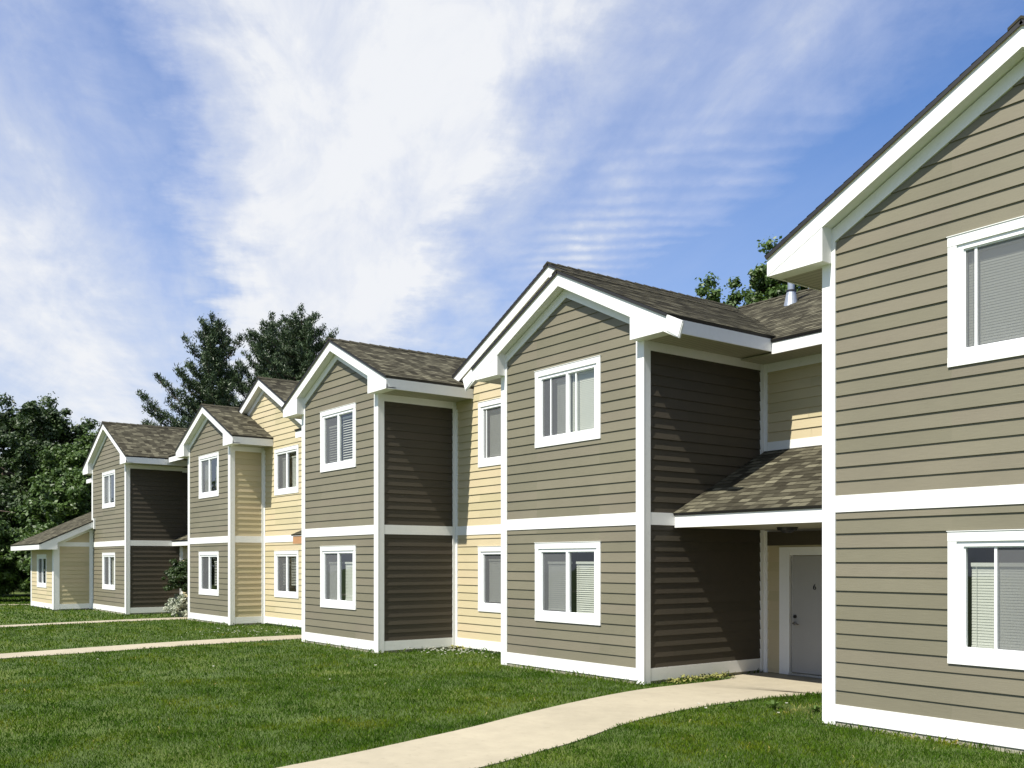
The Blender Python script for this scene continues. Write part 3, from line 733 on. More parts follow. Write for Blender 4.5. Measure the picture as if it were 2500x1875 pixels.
# ---- single-storey wing
XW0, XW1, YW = -46.076, -41.738, 8.672
rW = thing('wing', 'low cream wing with a sloping shingle roof at the far left end of the row', 'building wing', ((XW0 + XW1) / 2, YW, 0))
F = front(YW)
wx0, wx1 = -44.86, -43.05
siding(M['cream'], rW, F, rectp(XW0, XW1, SB, .50), SB, [hole(wx0, wx1, .29, -1.07)])
hboard('base_board', rW, F, XW0 + .15, XW1 - .15, SB - .2, SB)
window(rW, F, wx0, wx1, .29, -1.07, screen='L')
corner(rW, XW0, YW, SB - .22, .5, -1); corner(rW, XW1, YW, SB - .22, .5, 1, w=.22, zhiside=.78)
mW = .473; zW = lambda y: .665 + mW * (y - 8.05)
Fs = rside(XW1)
siding(M['cream'], rW, Fs, rectp(YW, YL, SB, .604), SB)
siding(M['cream'], rW, Fs, [(YW, .77), (YL, .77), (YL, zW(YL) - .36), (YW + .1, .775)], .77)
hboard('base_board', rW, Fs, YW + .18, YL - .0, SB - .2, SB); hboard('band_board', rW, Fs, YW + .18, YL - .1, .604, .775)
hboard('corner_board', rW, Fs, YL - .13, YL - .031, SB - .22, zW(YL) - .2, .034)
mb = MB(); mb.yz([(YW, zW(YW) - .22), (YL - .03, zW(YL) - .22), (YL - .03, zW(YL) - .37), (YW, .60 - .0)][:3] + [(YW, zW(YW) - .37)], XW1, XW1 + .026); part('frieze_board', mb, M['white'], rW)
mbS, mbE = MB(), MB(); FW, LW = slopeF_f(8.03, zW(8.03) + .04, mW)
roof_plane(mbS, mbE, FW, rectp(-47.22, -41.34, 0, (YL - .03 - 8.03) * LW), 0, .04)
FW2 = Fr((0, YL - .03, zW(YL - .03) + .04), FW.u, FW.v, FW.n)
roof_plane(mbS, mbE, FW2, rectp(-47.22, XW1 - .02, 0, (YLr - YL + .03) * LW), 0, .04)
rw = part('roof', mbS, M['shingle'], rW); part('drip_edge', mbE, M['black'], rw)
mb = MB(); mb.box(-47.2, -41.36, 8.05, 8.08, .475, .668); part('fascia', mb, M['white'], rW)
for xa, ye in ((-41.39, YL - .033), (-47.2, YLr)):
    mb = MB(); mb.yz([(8.081, .475), (8.081, zW(8.081) - .002), (ye, zW(ye) - .002), (ye, zW(ye) - .235), (8.72, zW(8.72) - .235), (8.72, .475)], xa, xa + .03); part('rake_board', mb, M['white'], rW)
mb = MB(); mb.box(-47.17, -41.391, 8.081, YW + .05, .48, .50); part('soffit', mb, M['soffit'], rW)
mb = MB(); mb.yz([(YW, zW(YW) - .23), (YL - .035, zW(YL) - .23), (YL - .035, zW(YL) - .25), (YW, zW(YW) - .25)], XW1, -41.391); part('rake_soffit', mb, M['white'], rW)
mb = MB(); mb.box(XW1 + .0, -41.30, YL - .061, YL - .031, zW(YL) - .42, zW(YL) + .06) if False else mb.box(-41.36, -41.24, YL - .07, YL - .002, zW(YL) - .33, zW(YL) + .09); part('end_cap', mb, M['white'], rW)
Fe = lside(XW0); siding(M['cream'], rW, Fe, rectp(YW, YLr, SB, .604), SB); siding(M['cream'], rW, Fe, [(YW, .604), (YLr, .604), (YLr, zW(YLr) - .2), (YW, zW(YW) - .2)], .604)
mb = MB(); mb.box(XW0 + .02, XW1 - .02, YW + .02, YLr, GND - .3, SB - .19); part('foundation', mb, M['foundation'], rW)

# ================================================================== ground, paths
def flat(name, pts, z, mat, kind='structure', thick=None):
    me = bpy.data.meshes.new(name); n = len(pts)
    if thick:
        v = [(x, y, z) for x, y in pts] + [(x, y, z - thick) for x, y in pts]
        f = [list(range(n)), list(range(2 * n - 1, n - 1, -1))] + [[k, k + n, (k + 1) % n + n, (k + 1) % n] for k in range(n)]
    else: v = [(x, y, z) for x, y in pts]; f = [list(range(n))]
    me.from_pydata(v, [], f); me.validate(); me.update()
    o = link(name, me, mat, None); o['kind'] = kind
    if me.polygons[0].normal.z < 0: me.flip_normals()
    return o
G = flat('lawn_ground', [(-320, -260), (220, -260), (220, 320), (-320, 320)], 0.0, M['lawn'])
near_up = [(-7.9, -3), (-8.35, 1.0), (-8.52, 2.8), (-8.6, 3.55), (-8.67, 3.84), (-8.82, 4.53), (-9.1, 5.49), (-9.41, 6.48), (-9.76, 7.39), (-10.2, 8.66), (-10.53, 9.89), (-10.66, 10.8), (-10.66, 12.05), (-10.72, 12.6), (-10.97, 12.95), (-10.97, YMr)]
near_low = [(-6.7, -3), (-7.05, 1.0), (-7.25, 3.2), (-7.45, 4.9), (-7.62, 5.69), (-7.78, 6.2), (-7.98, 6.85), (-8.28, 7.55), (-8.60, 8.4), (-8.82, 9.41), (-8.92, 10.6), (-8.87, 11.4), (-8.72, 12.0), (-8.4, 12.25), (-7.1, 12.35), (-7.1, YMr)]
def smooth_line(p, n=5):
    out = []
    for i in range(len(p) - 1):
        p0 = p[max(i - 1, 0)]; p1 = p[i]; p2 = p[i + 1]; p3 = p[min(i + 2, len(p) - 1)]
        for k in range(n):
            t = k / n
            out.append(tuple(.5 * ((2 * b) + (-a + c) * t + (2 * a - 5 * b + 4 * c - d) * t * t + (-a + 3 * b - 3 * c + d) * t ** 3) for a, b, c, d in zip(p0, p1, p2, p3)))
    out.append(p[-1]); return out
PATHS = []
def path(name, up, low, z=.012):
    U = smooth_line(up); Lw = smooth_line(low)
    poly = U + Lw[::-1]
    me = bpy.data.meshes.new(name); n = min(len(U), len(Lw))
    def rs(l, n):
        d = [0]
        for a, b in zip(l, l[1:]): d.append(d[-1] + math.dist(a, b))
        return [(float(np.interp(d[-1] * k / (n - 1), d, [p[0] for p in l])), float(np.interp(d[-1] * k / (n - 1), d, [p[1] for p in l]))) for k in range(n)]
    n = 90; A = rs(U, n); B = rs(Lw, n)
    v = [(x, y, z) for x, y in A] + [(x, y, z) for x, y in B] + [(x, y, -.1) for x, y in A] + [(x, y, -.1) for x, y in B]
    f = []
    for k in range(n - 1):
        f += [[k, k + 1, n + k + 1, n + k], [k + 1, k, 2 * n + k, 2 * n + k + 1], [n + k, n + k + 1, 3 * n + k + 1, 3 * n + k]]
    me.from_pydata(v, [], f); me.update()
    o = link(name, me, M['concrete'], None); o['kind'] = 'structure'
    PATHS.append(poly); return o
path('concrete_path', near_up, near_low)
path('concrete_path', [(-21.6, -3), (-22.55, 2.0), (-22.83, 3.69), (-23.4, 5.9), (-23.82, 8.09), (-23.98, 10.48), (-23.9, 11.9)], [(-20.4, -3), (-21.4, 2.0), (-21.72, 3.51), (-22.05, 5.57), (-22.48, 7.63), (-22.72, 9.3), (-22.7, 11.9)])
path('concrete_path', [(-31.2, -3), (-32.6, 3.4), (-33.01, 5.34), (-33.8, 9.03), (-34.0, 10.6), (-34.0, 12.1)], [(-29.9, -3), (-31.4, 3.2), (-32.05, 5.18), (-32.8, 8.91), (-32.9, 10.6), (-32.9, 12.1)])
path('concrete_path', [(-48.6, -30), (-49.3, 0), (-48.9, 7.88), (-48.3, 12.0), (-48.3, 20)], [(-47.5, -30), (-48.2, 0), (-48.3, 7.5), (-47.7, 12.0), (-47.7, 20)])

def inpoly(px, py, poly):
    inside = np.zeros(px.shape, bool); n = len(poly)
    for i in range(n):
        x0, y0 = poly[i]; x1, y1 = poly[(i + 1) % n]
        if y0 == y1: continue
        c = ((y0 > py) != (y1 > py)) & (px < (x1 - x0) * (py - y0) / (y1 - y0) + x0)
        inside ^= c
    return inside
BLD = [rectp(XR0, XR1, YR, 22), rectp(XM0, XM1, YM, 22), rectp(XM1, XR0, YMr, 22), rectp(-18.14, XM0, YBr, 22), rectp(XB0, XB1, YB, 22), rectp(XC1, XB0, YCr, 22),
       rectp(XC0, XC1, YC, 22), rectp(XL1, XC0, YLr, 22), rectp(XL0, XL1, YL, 22), rectp(XW0, XW1, YW, 22)]
def raw_mesh(name, V, nper, mat, rnd, parent=None, tri=True):
    """V: (k*nper,3) vertices, every nper vertices one face"""
    me = bpy.data.meshes.new(name); nv = len(V); nf = nv // nper
    me.vertices.add(nv); me.vertices.foreach_set('co', V.astype(np.float32).ravel())
    me.loops.add(nv); me.loops.foreach_set('vertex_index', np.arange(nv, dtype=np.int32))
    me.polygons.add(nf); me.polygons.foreach_set('loop_start', np.arange(0, nv, nper, dtype=np.int32))
    me.update(calc_edges=True)
    at = me.attributes.new('rnd', 'FLOAT', 'FACE'); at.data.foreach_set('value', rnd.astype(np.float32))
    return link(name, me, mat, parent)
rng = np.random.default_rng(5)
def grass():
    V = []; RN = []
    # rings of distance from the photographer: blades get larger and sparser with distance
    for d0, d1, dens, h, w in ((6, 12, 3200, .038, .0046), (12, 17, 1700, .042, .0066), (17, 24, 800, .046, .0095), (24, 34, 360, .050, .015), (34, 62, 110, .06, .030)):
        a0, a1 = R(33), R(33)      # heading of the view is th left of +Y
        th = .9263
        ang0, ang1 = -R(34), R(31)
        area = .5 * (d1 ** 2 - d0 ** 2) * (ang1 - ang0); n = int(area * dens)
        ang = rng.uniform(ang0, ang1, n); d = np.sqrt(rng.uniform(d0 ** 2, d1 ** 2, n))
        ca, sa = np.cos(ang), np.sin(ang)      # forward*ca + right*sa
        x = d * (-math.sin(th) * ca + math.cos(th) * sa); y = d * (math.cos(th) * ca + math.sin(th) * sa)
        keep = np.ones(n, bool)
        for p in PATHS: keep &= ~inpoly(x, y, p)
        for p in BLD: keep &= ~inpoly(x, y, p)
        # thin by clump noise
        cl = np.sin(x * 3.1 + np.sin(y * 2.3) * 1.7) * np.sin(y * 3.7 + np.sin(x * 1.9) * 2.1)
        keep &= rng.random(n) < (.88 + .12 * cl)
        keep &= ~((x > -10.97) & (x < XR0) & (y > 12.4))
        x, y, cl = x[keep], y[keep], cl[keep]; n = len(x)
        big = 1.0 + .22 * cl
        # longer uncut grass along walls and path edges near the right block
        edge = np.exp(-((x + 8.3) ** 2 + (y - 11.9) ** 2) / .35)
        hh = h * rng.uniform(.45, 1.35, n) * big * (1 + 1.6 * edge * rng.random(n))
        wall = np.zeros(n)
        for p in BLD:
            (ax, ay), (bx_, _) = p[0], p[1]
            wall = np.maximum(wall, np.where((x > ax - .12) & (x < bx_ + .12) & (y > ay - .14), 1.0, 0))
        hh *= 1 + wall * 1.3 * rng.random(n) ** 2
        yaw = rng.uniform(0, 2 * np.pi, n); lean = rng.uniform(.05, .75, n); ld = rng.uniform(0, 2 * np.pi, n)
        dx, dy = np.cos(yaw) * w / 2, np.sin(yaw) * w / 2
        lx, ly = np.cos(ld) * lean * hh, np.sin(ld) * lean * hh
        z0 = np.zeros(n)
        P = np.stack([np.stack([x - dx, y - dy, z0 - .005], 1), np.stack([x + dx, y + dy, z0 - .005], 1),
                      np.stack([x + dx * .7 + lx * .4, y + dy * .7 + ly * .4, hh * .62], 1), np.stack([x + lx, y + ly, hh * (1 - .25 * lean)], 1)], 1)
        V.append(P.reshape(-1, 3)); r = rng.beta(2, 2.6, n); r[rng.random(n) < .006] = 1.0
        # dry straw close to the walls
        dry = (wall > 0) & (rng.random(n) < .22); r[dry] = rng.uniform(.88, .97, dry.sum())
        bare = np.exp(-((x + 7.9) ** 2 + (y - 10.75) ** 2) / .10); r = np.where(rng.random(n) < bare * .8, rng.uniform(.94, 1, n), r)
        RN.append(r)
    o = raw_mesh('grass', np.concatenate(V), 4, M['blade'], np.concatenate(RN))
    tag(o, kind='stuff', label='short green mown grass growing all over the lawn', cat='grass')
grass()

def clover():
    V = []; 
    for (cx, cy, sx, sy, n) in ((-17.45, 11.25, .75, .35, 95), (-16.9, 11.6, .5, .25, 30), (-24.7, 9.9, 1.2, .6, 40), (-8.2, 10.6, .8, .7, 6), (-20.5, 6.5, 4, 2.0, 9)):
        for _ in range(n):
            x = random.gauss(cx, sx); y = random.gauss(cy, sy)
            if y > 11.95 or any(inpoly(np.array([x]), np.array([y]), p)[0] for p in PATHS + BLD): continue
            z = random.uniform(.055, .095); r = random.uniform(.012, .020)
            c = np.array([x, y, z])
            for k in range(7):
                a = 2 * math.pi * k / 7; e = np.array([math.cos(a), math.sin(a), .3]); t = np.array([-math.sin(a), math.cos(a), 0])
                V += [c - t * r * .2, c + e * r * .8 - t * r * .5, c + e * r * 1.1 + [0, 0, r * .8], c + e * r * .8 + t * r * .5]
    V = np.array(V); o = raw_mesh('clover_flowers', V, 4, M['petal'], rng.random(len(V) // 4))
    tag(o, kind='stuff', label='scattered white clover flowers in the lawn near the walls', cat='flowers')
clover()
def debris():
    V = []
    for _ in range(260):
        t = random.random(); x = -10.98 + random.uniform(0, .30) ; y = 11.2 + t * 1.5
        z = random.uniform(.03, .10); s = random.uniform(.015, .04); a = random.uniform(0, 6.3); b = random.uniform(-.8, .8)
        u = np.array([math.cos(a), math.sin(a), b]) * s; w = np.array([-math.sin(a), math.cos(a), random.uniform(-.5, .5)]) * s * .5
        c = np.array([x, y, z]); V += [c - u, c - w, c + u, c + w]
    for _ in range(160):
        x = random.gauss(-18.0, .22); y = random.gauss(11.95, .07); z = random.uniform(.03, .09); s = random.uniform(.02, .045); a = random.uniform(0, 6.3)
        u = np.array([math.cos(a), math.sin(a), random.uniform(-.6, .6)]) * s; w = np.array([-math.sin(a), math.cos(a), random.uniform(-.5, .5)]) * s * .5
        c = np.array([x, y, z]); V += [c - u, c - w, c + u, c + w]
    V = np.array(V); o = raw_mesh('leaf_litter', V, 4, M['leafdebris'], rng.random(len(V) // 4))
    tag(o, kind='stuff', label='yellowish clippings and leaf litter along the foot of the walls', cat='leaf litter')
debris()
# broad-leaved weeds in the near grass
def weed(x, y, s, label):
    V = []
    for k in range(11):
        a = 2 * math.pi * k / 11 + random.uniform(-.2, .2); L = s * random.uniform(.7, 1.15); up = random.uniform(.35, .9)
        e = np.array([math.cos(a), math.sin(a), 0]); t = np.array([-math.sin(a), math.cos(a), 0]); c = np.array([x, y, .015])
        m1 = c + e * L * .55 + [0, 0, L * up * .7]; tip = c + e * L + [0, 0, L * up * .75]
        V += [c - t * L * .05, c + t * L * .05, m1 + t * L * .17, m1 - t * L * .17, m1 - t * L * .17, m1 + t * L * .17, tip + t * .002, tip - t * .002]
    V = np.array(V); o = raw_mesh('weed', V, 4, M['leaf2'], rng.uniform(.3, 1, len(V) // 4)); tag(o, label, 'weed', 'broad-leaved weeds in the near grass')
weed(-8.22, 10.51, .15, 'broad-leaved weed in the grass nearest the bend of the near path')
weed(-7.72, 10.72, .13, 'broad-leaved weed beside the bare brown patch left of the nearest wall')
weed(-8.55, 10.05, .11, 'low weed at the edge of the near path, farthest from the nearest wall')
# black box at the foot of the cream wall
mb = MB(); mb.solid([(-14.98, 11.55, GND + .02), (-14.80, 11.55, GND + .02), (-14.80, 11.85, GND + .02), (-14.98, 11.85, GND + .02)], [(-14.95, 11.6, GND + .17), (-14.80, 11.6, GND + .17), (-14.80, 11.85, GND + .22), (-14.95, 11.85, GND + .22)])
tag(part('foundation_vent_box', mb, M['plastic']), 'small black plastic box on the grass at the foot of the cream wall', 'box')

# ================================================================== trees
def tube_chain(mb, pts, radii, n=7):
    rings = []
    for i, p in enumerate(pts):
        d = (Vector(pts[min(i + 1, len(pts) - 1)]) - Vector(pts[max(i - 1, 0)])).normalized()
        a = d.cross(Vector((.3, .9, .2))).normalized(); b = d.cross(a)
        rings.append([tuple(Vector(p) + (a * math.cos(2 * math.pi * k / n) + b * math.sin(2 * math.pi * k / n)) * radii[i]) for k in range(n)])
    for i in range(len(rings) - 1):
        for k in range(n):
            k2 = (k + 1) % n; mb.face([rings[i][k], rings[i][k2], rings[i + 1][k2], rings[i + 1][k]])
def leaves(centres, radii, per, size, flat=.75, aspect=.6):
    """leaf-sized quads scattered through clumps"""
    C = np.repeat(np.array(centres), per, 0); Rr = np.repeat(np.array(radii), per)[:, None]; n = len(C)
    d = rng.normal(size=(n, 3)); d /= np.linalg.norm(d, axis=1)[:, None]
    rad = np.abs(rng.normal(.72, .30, (n, 1)))
    P = C + d * rad * Rr * np.array([1, 1, flat])
    nrm = d * .8 + rng.normal(size=(n, 3)) * .55 + np.array([0, 0, .45]); nrm /= np.linalg.norm(nrm, axis=1)[:, None]
    u = np.cross(nrm, rng.normal(size=(n, 3))); u /= np.linalg.norm(u, axis=1)[:, None]; v = np.cross(nrm, u)
    s = size * rng.uniform(.6, 1.35, (n, 1))
    Q = np.stack([P - u * s, P - v * s * aspect, P + u * s, P + v * s * aspect], 1)
    return Q.reshape(-1, 3)
def broadleaf(name, label, x, y, h, w, seed, lean=(0, 0), base=.18, n_limb=26, per=190, size=.11, mat='leaf', group=None, lobe=1.0, cat='tree'):
    rs = random.Random(seed)
    root = thing(name, label, cat, (x, y, 0), group)
    mb = MB(); trunk = []
    T = 9
    for k in range(T + 1):
        t = k / T; trunk.append((x + lean[0] * t + .12 * math.sin(t * 5 + seed), y + lean[1] * t + .12 * math.cos(t * 4 + seed), -.05 + h * .88 * t))
    rad = [max(.03, h * .022 * (1 - k / (T + .6)) ** 1.1) for k in range(T + 1)]
    tube_chain(mb, trunk, rad, 9)
    centres = []; rr = []
    for i in range(n_limb):
        t = base + (1 - base) * ((i + .5) / n_limb) ** .85; k = t * T * .98; i0 = int(k)
        p = Vector(trunk[i0]).lerp(Vector(trunk[min(i0 + 1, T)]), k - i0)
        a = i * 2.4 + rs.uniform(-.5, .5)
        prof = math.sin(math.pi * min(1, max(.08, (t - base * .6) / (1 - base * .6)) ** .8 * .93 + .05)) ** .7
        Ln = w * .5 * prof * rs.uniform(.65, 1.15); up = rs.uniform(.25, .7) * Ln
        e = p + Vector((math.cos(a) * Ln, math.sin(a) * Ln, up))
        mid = p.lerp(e, .5) + Vector((0, 0, -.08 * Ln))
        tube_chain(mb, [tuple(p), tuple(mid), tuple(e)], [.028 * w * .35 + .015, .03, .012], 5)
        for j in range(8):
            q = p.lerp(e, .35 + .10 * j) + Vector((rs.gauss(0, .42), rs.gauss(0, .42), rs.gauss(0, .36))) * lobe
            centres.append(tuple(q)); rr.append(rs.uniform(.22, .68) * lobe * (1 - .03 * j))
    centres.append((x + lean[0], y + lean[1], h * .95)); rr.append(.6 * lobe)
    part('trunk', mb, M['bark'], root, True, 0.0)
    V = leaves(centres, rr, per, size)
    V -= np.array([x, y, 0])
    nf = len(V) // 4
    cl = np.repeat(np.array([rs.random() for _ in centres]), per)
    r = np.clip(.45 * cl + .55 * rng.random(nf), 0, 1)
    raw_mesh('crown', V, 4, M[mat], r, root)
    return root
def pine(label, x, y, h, w, seed, group, arms=()):
    rs = random.Random(seed); root = thing('pine_tree', label, 'pine tree', (x, y, 0), group)
    mb = MB(); T = 10; trunk = [(x + .1 * math.sin(k * .9 + seed), y + .1 * math.cos(k * .7), -.05 + h * k / T) for k in range(T + 1)]
    tube_chain(mb, trunk, [max(.02, .24 * (1 - k / (T + .3))) for k in range(T + 1)], 9)
    tufts = []
    n = 135
    def branch(p, a, Ln, rise):
        pts = []
        for k in range(7):
            t = k / 6; pts.append((p[0] + math.cos(a + .15 * math.sin(t * 3)) * Ln * t, p[1] + math.sin(a) * Ln * t, p[2] + rise * Ln * (t ** 1.7) - .10 * Ln * math.sin(math.pi * t)))
        tube_chain(mb, pts, [.045 * (1 - k / 7.5) * (.6 + Ln / 4) for k in range(7)], 5)
        m = max(4, int(Ln * 9))
        for j in range(m):
            t = .22 + .78 * (j + rs.random()) / m; k = min(5, int(t * 6)); f = t * 6 - k
            q = [pts[k][c] + (pts[k + 1][c] - pts[k][c]) * f for c in range(3)]
            sd = rs.uniform(-1, 1) * Ln * .24 * (1.15 - t)
            q[0] += -math.sin(a) * sd; q[1] += math.cos(a) * sd; q[2] += abs(sd) * .3 + rs.uniform(-.06, .18)
            tufts.append((*q, rs.uniform(.6, 1.15)))
    for i in range(n):
        t = .16 + .83 * (i / n) ** .92
        z = h * t; prof = (1 - t) ** .46 * (.62 + .45 * math.sin(t * 31 + seed) ** 2) * (1.0 if t > .25 else .8)
        Ln = w * .5 * max(.07, prof) * rs.choice((.45, .7, .9, 1.0, 1.2)) + .12
        branch((x, y, z), i * 2.39996 + rs.uniform(-.4, .4), Ln, rs.uniform(.35, .75))
    for (t, a, Ln, rise) in arms: branch((x, y, h * t), a, Ln, rise)
    for k in range(6): tufts.append((x + rs.uniform(-.06, .06), y, h + .02 + .12 * k, .7))
    part('trunk', mb, M['bark'], root, True, 0.0)
    C = np.array(tufts); per = 34
    P = np.repeat(C[:, :3], per, 0); sc = np.repeat(C[:, 3], per)[:, None]; m = len(P)
    P = P + rng.normal(size=(m, 3)) * .10
    d = rng.normal(size=(m, 3)); d[:, 2] = np.abs(d[:, 2]) * .9 + .35; d /= np.linalg.norm(d, axis=1)[:, None]
    L = .19 * sc * rng.uniform(.7, 1.3, (m, 1)); s = np.cross(d, rng.normal(size=(m, 3))); s /= np.linalg.norm(s, axis=1)[:, None]; s *= .030
    V = np.stack([P - s, P + s, P + d * L + s * .3, P + d * L - s * .3], 1).reshape(-1, 3) - np.array([x, y, 0])
    r = np.clip(np.repeat(rng.random(len(C)), per) * .5 + rng.random(m) * .5, 0, 1)
    raw_mesh('crown', V, 4, M['needle'], r, root)
    return root
gp = 'pine trees behind the row'
# heading that points to the left of the picture, used for the long low boughs
aL = math.atan2(-.8, -.6)
k_ = 1.13
pine('pine tree standing apart on the left, with long low boughs reaching left', -55.5, 20.0, 15.6, 7.2, 3, gp, arms=((.61, aL + 0.0, 4.3, .50), (.585, aL - .12, 4.1, .42), (.68, aL + .15, 3.2, .62), (.56, aL + .1, 3.9, .30), (.53, aL, 3.7, .25), (.64, aL - .35, 3.2, .45), (.50, aL + .2, 3.6, .2), (.545, aL - .3, 3.4, .3)))
pine('broad pine in the middle of the three, with several thin tops', -57.8, 24.6, 16.8, 10.0, 8, gp, arms=((.80, aL, 1.7, .95), (.82, aL + 2.8, 1.8, .9), (.7, aL, 2.4, .8)))
pine('pine tree closest to the second gable, with the highest tip on the right', -52.6, 24.2, 16.1, 9.2, 15, gp, arms=((.78, aL + 3.0, 2.2, .8), (.86, aL + 3.1, 1.3, .9)))
gw = 'broadleaf trees left of the row'
broadleaf('broadleaf_tree', 'tall dark tree at the left edge of the photo', -71.2, 11.8, 13.2, 8.6, 1, base=.12, group=gw, n_limb=34)
broadleaf('broadleaf_tree', 'tall dark rounded tree in the middle of the left woods', -66.2, 13.4, 12.6, 8.2, 2, base=.10, group=gw, n_limb=38)
broadleaf('broadleaf_tree', 'lighter tree whose top shows just left of the far gable', -61.5, 14.9, 9.9, 6.4, 5, base=.10, group=gw, n_limb=32, mat='leaf2')
broadleaf('broadleaf_tree', 'dark tree standing behind and between the two tall left trees', -76.5, 14.6, 11.6, 9.2, 6, base=.06, group=gw, n_limb=34)
broadleaf('broadleaf_tree', 'bright green small tree in front of the woods above the low wing', -57.3, 12.9, 7.0, 5.6, 9, base=.08, group=gw, n_limb=30, mat='leaf2', size=.12)
broadleaf('broadleaf_tree', 'low dark tree under the tall one at the left edge', -60.8, 9.6, 5.6, 6.0, 10, base=.05, group=gw, n_limb=30)
gb = 'bushes beside the low wing'
broadleaf('bush', 'dense green bush at the left edge beside the low wing', -53.6, 8.0, 3.7, 4.2, 11, base=.02, group=gb, n_limb=26, mat='leaf2', size=.09, per=260, lobe=.75, cat='bush')
broadleaf('bush', 'dense green bush touching the corner of the low wing', -52.0, 10.6, 3.6, 3.9, 12, base=.02, group=gb, n_limb=26, mat='leaf2', size=.09, per=260, lobe=.75, cat='bush')
# far woods closing the gaps
def woods():
    cs = []; rr = []
    for _ in range(190):
        t = random.random(); x = -84 + 12 * t + random.gauss(0, 2.2); y = -14 + 52 * random.random(); 
        cs.append((x, y, random.uniform(.5, 8.0) * (.6 + .4 * random.random()))); rr.append(random.uniform(1.1, 2.1))
    V = leaves(cs, rr, 330, .24); o = raw_mesh('woods', V, 4, M['leaf'], rng.random(len(V) // 4))
    tag(o, 'dark mass of woods behind the trees at the left', 'woods', kind='stuff')
woods()
gm = 'broadleaf trees behind the entry roof'
broadleaf('broadleaf_tree', 'tall leafy tree behind the entry roof beside the vent pipe', -28.6, 36.3, 17.3, 8.6, 21, base=.3, group=gm, n_limb=54, size=.095, per=190, lobe=.8, mat='leaf2')
broadleaf('broadleaf_tree', 'shorter leafy tree behind the valley of the entry roof', -32.0, 36.0, 16.3, 6.0, 22, base=.3, group=gm, n_limb=36, size=.095, per=190, lobe=.8, mat='leaf2')
broadleaf('broadleaf_tree', 'leafy tree just showing under the nearest eave', -22.9, 36.5, 16.2, 5.2, 23, base=.3, group=gm, n_limb=36, size=.095, per=190, lobe=.8, mat='leaf2')
# shrubs at the far porch
broadleaf('shrub', 'dark round-topped shrub growing against the dark wall beside the far porch', -34.8, 11.6, 2.05, 1.35, 31, base=.5, n_limb=22, size=.035, per=170, lobe=.25, cat='shrub')
broadleaf('flowering_shrub', 'pale variegated shrub with white leaves at the far porch corner', -34.45, 11.35, .75, .7, 33, base=.05, n_limb=16, size=.03, per=110, lobe=.22, mat='white_leaf', cat='shrub')
# dead branch reaching out of the woods at the left edge
root = thing('dead_branch', 'bare grey dead branch sticking out of the dark woods at the left edge', 'branch', (-58.5, 6.5, 4.0))
mb = MB(); bx_, by_, bz_ = -58.5, 6.5, 4.6
tube_chain(mb, [(bx_, by_, bz_), (bx_ + .9, by_ + 1.2, bz_ + .1), (bx_ + 1.7, by_ + 2.3, bz_ + .05), (bx_ + 2.3, by_ + 3.3, bz_ - .1)], [.07, .05, .035, .012], 6)
tube_chain(mb, [(bx_ + .9, by_ + 1.2, bz_ + .1), (bx_ + 1.2, by_ + 1.6, bz_ + .6), (bx_ + 1.7, by_ + 2.3, bz_ + .8)], [.035, .025, .01], 5)
part('branch', mb, M['bark'], root, True, 0.0)

# ================================================================== light, sky, camera
SUN = Vector((.12, -1.0, 1.47)).normalized()
elev = math.asin(SUN.z); az = math.atan2(SUN.x, SUN.y)
ld = bpy.data.lights.new('sun', 'SUN'); ld.energy = 5.0; ld.angle = R(.53); ld.color = (1.0, .955, .87)
lo = bpy.data.objects.new('sun', ld); col.objects.link(lo); lo.rotation_euler = (-SUN).to_track_quat('-Z', 'Y').to_euler(); lo.location = SUN * 60
TH = .9263
w = bpy.data.worlds.new('World'); scene.world = w; w.use_nodes = True; nt = w.node_tree
bg = nt.nodes['Background']
sky = N(nt, 'ShaderNodeTexSky'); sky.sky_type = 'NISHITA'; sky.sun_disc = False; sky.sun_elevation = elev; sky.sun_rotation = az
sky.air_density = 1.3; sky.dust_density = .2; sky.ozone_density = 3.0
tc = N(nt, 'ShaderNodeTexCoord')
def dotc(v):
    d = N(nt, 'ShaderNodeVectorMath', operation='DOT_PRODUCT'); d.inputs[1].default_value = v
    nt.links.new(tc.outputs['Generated'], d.inputs[0]); return d.outputs['Value']
def mth(op, a, b=None, c=None, cl=False):
    m = N(nt, 'ShaderNodeMath', operation=op); m.use_clamp = cl
    for i, x in enumerate((a, b, c)):
        if x is None: continue
        if isinstance(x, (int, float)): m.inputs[i].default_value = x
        else: nt.links.new(x, m.inputs[i])
    return m.outputs[0]
cr = dotc((math.cos(TH), math.sin(TH), 0)); cf = dotc((-math.sin(TH), math.cos(TH), 0)); cz = mth('MAXIMUM', dotc((0, 0, 1)), .02)
pu = mth('DIVIDE', cr, cz); pf = mth('DIVIDE', cf, cz)          # position on the cloud layer
cb = N(nt, 'ShaderNodeCombineXYZ'); nt.links.new(pu, cb.inputs[0]); nt.links.new(pf, cb.inputs[1])
q = mth('ADD', pu, mth('MULTIPLY', pf, .24))                    # across the drift of the cloud bands
s_ = mth('SUBTRACT', pf, mth('MULTIPLY', pu, .24))
n1 = N(nt, 'ShaderNodeTexNoise', Scale=2.3, Detail=7.0, Roughness=.6); nt.links.new(cb.outputs[0], n1.inputs['Vector'])
cb2 = N(nt, 'ShaderNodeCombineXYZ'); nt.links.new(mth('MULTIPLY', q, 7.0), cb2.inputs[0]); nt.links.new(mth('MULTIPLY', s_, 1.3), cb2.inputs[1])
n2 = N(nt, 'ShaderNodeTexNoise', Scale=1.0, Detail=8.0, Roughness=.62); nt.links.new(cb2.outputs[0], n2.inputs['Vector'])
n3 = N(nt, 'ShaderNodeTexNoise', Scale=11.0, Detail=8.0, Roughness=.7); nt.links.new(cb.outputs[0], n3.inputs['Vector'])
spread = mth('MULTIPLY', mth('SUBTRACT', n1.outputs['Fac'], .5), .55)
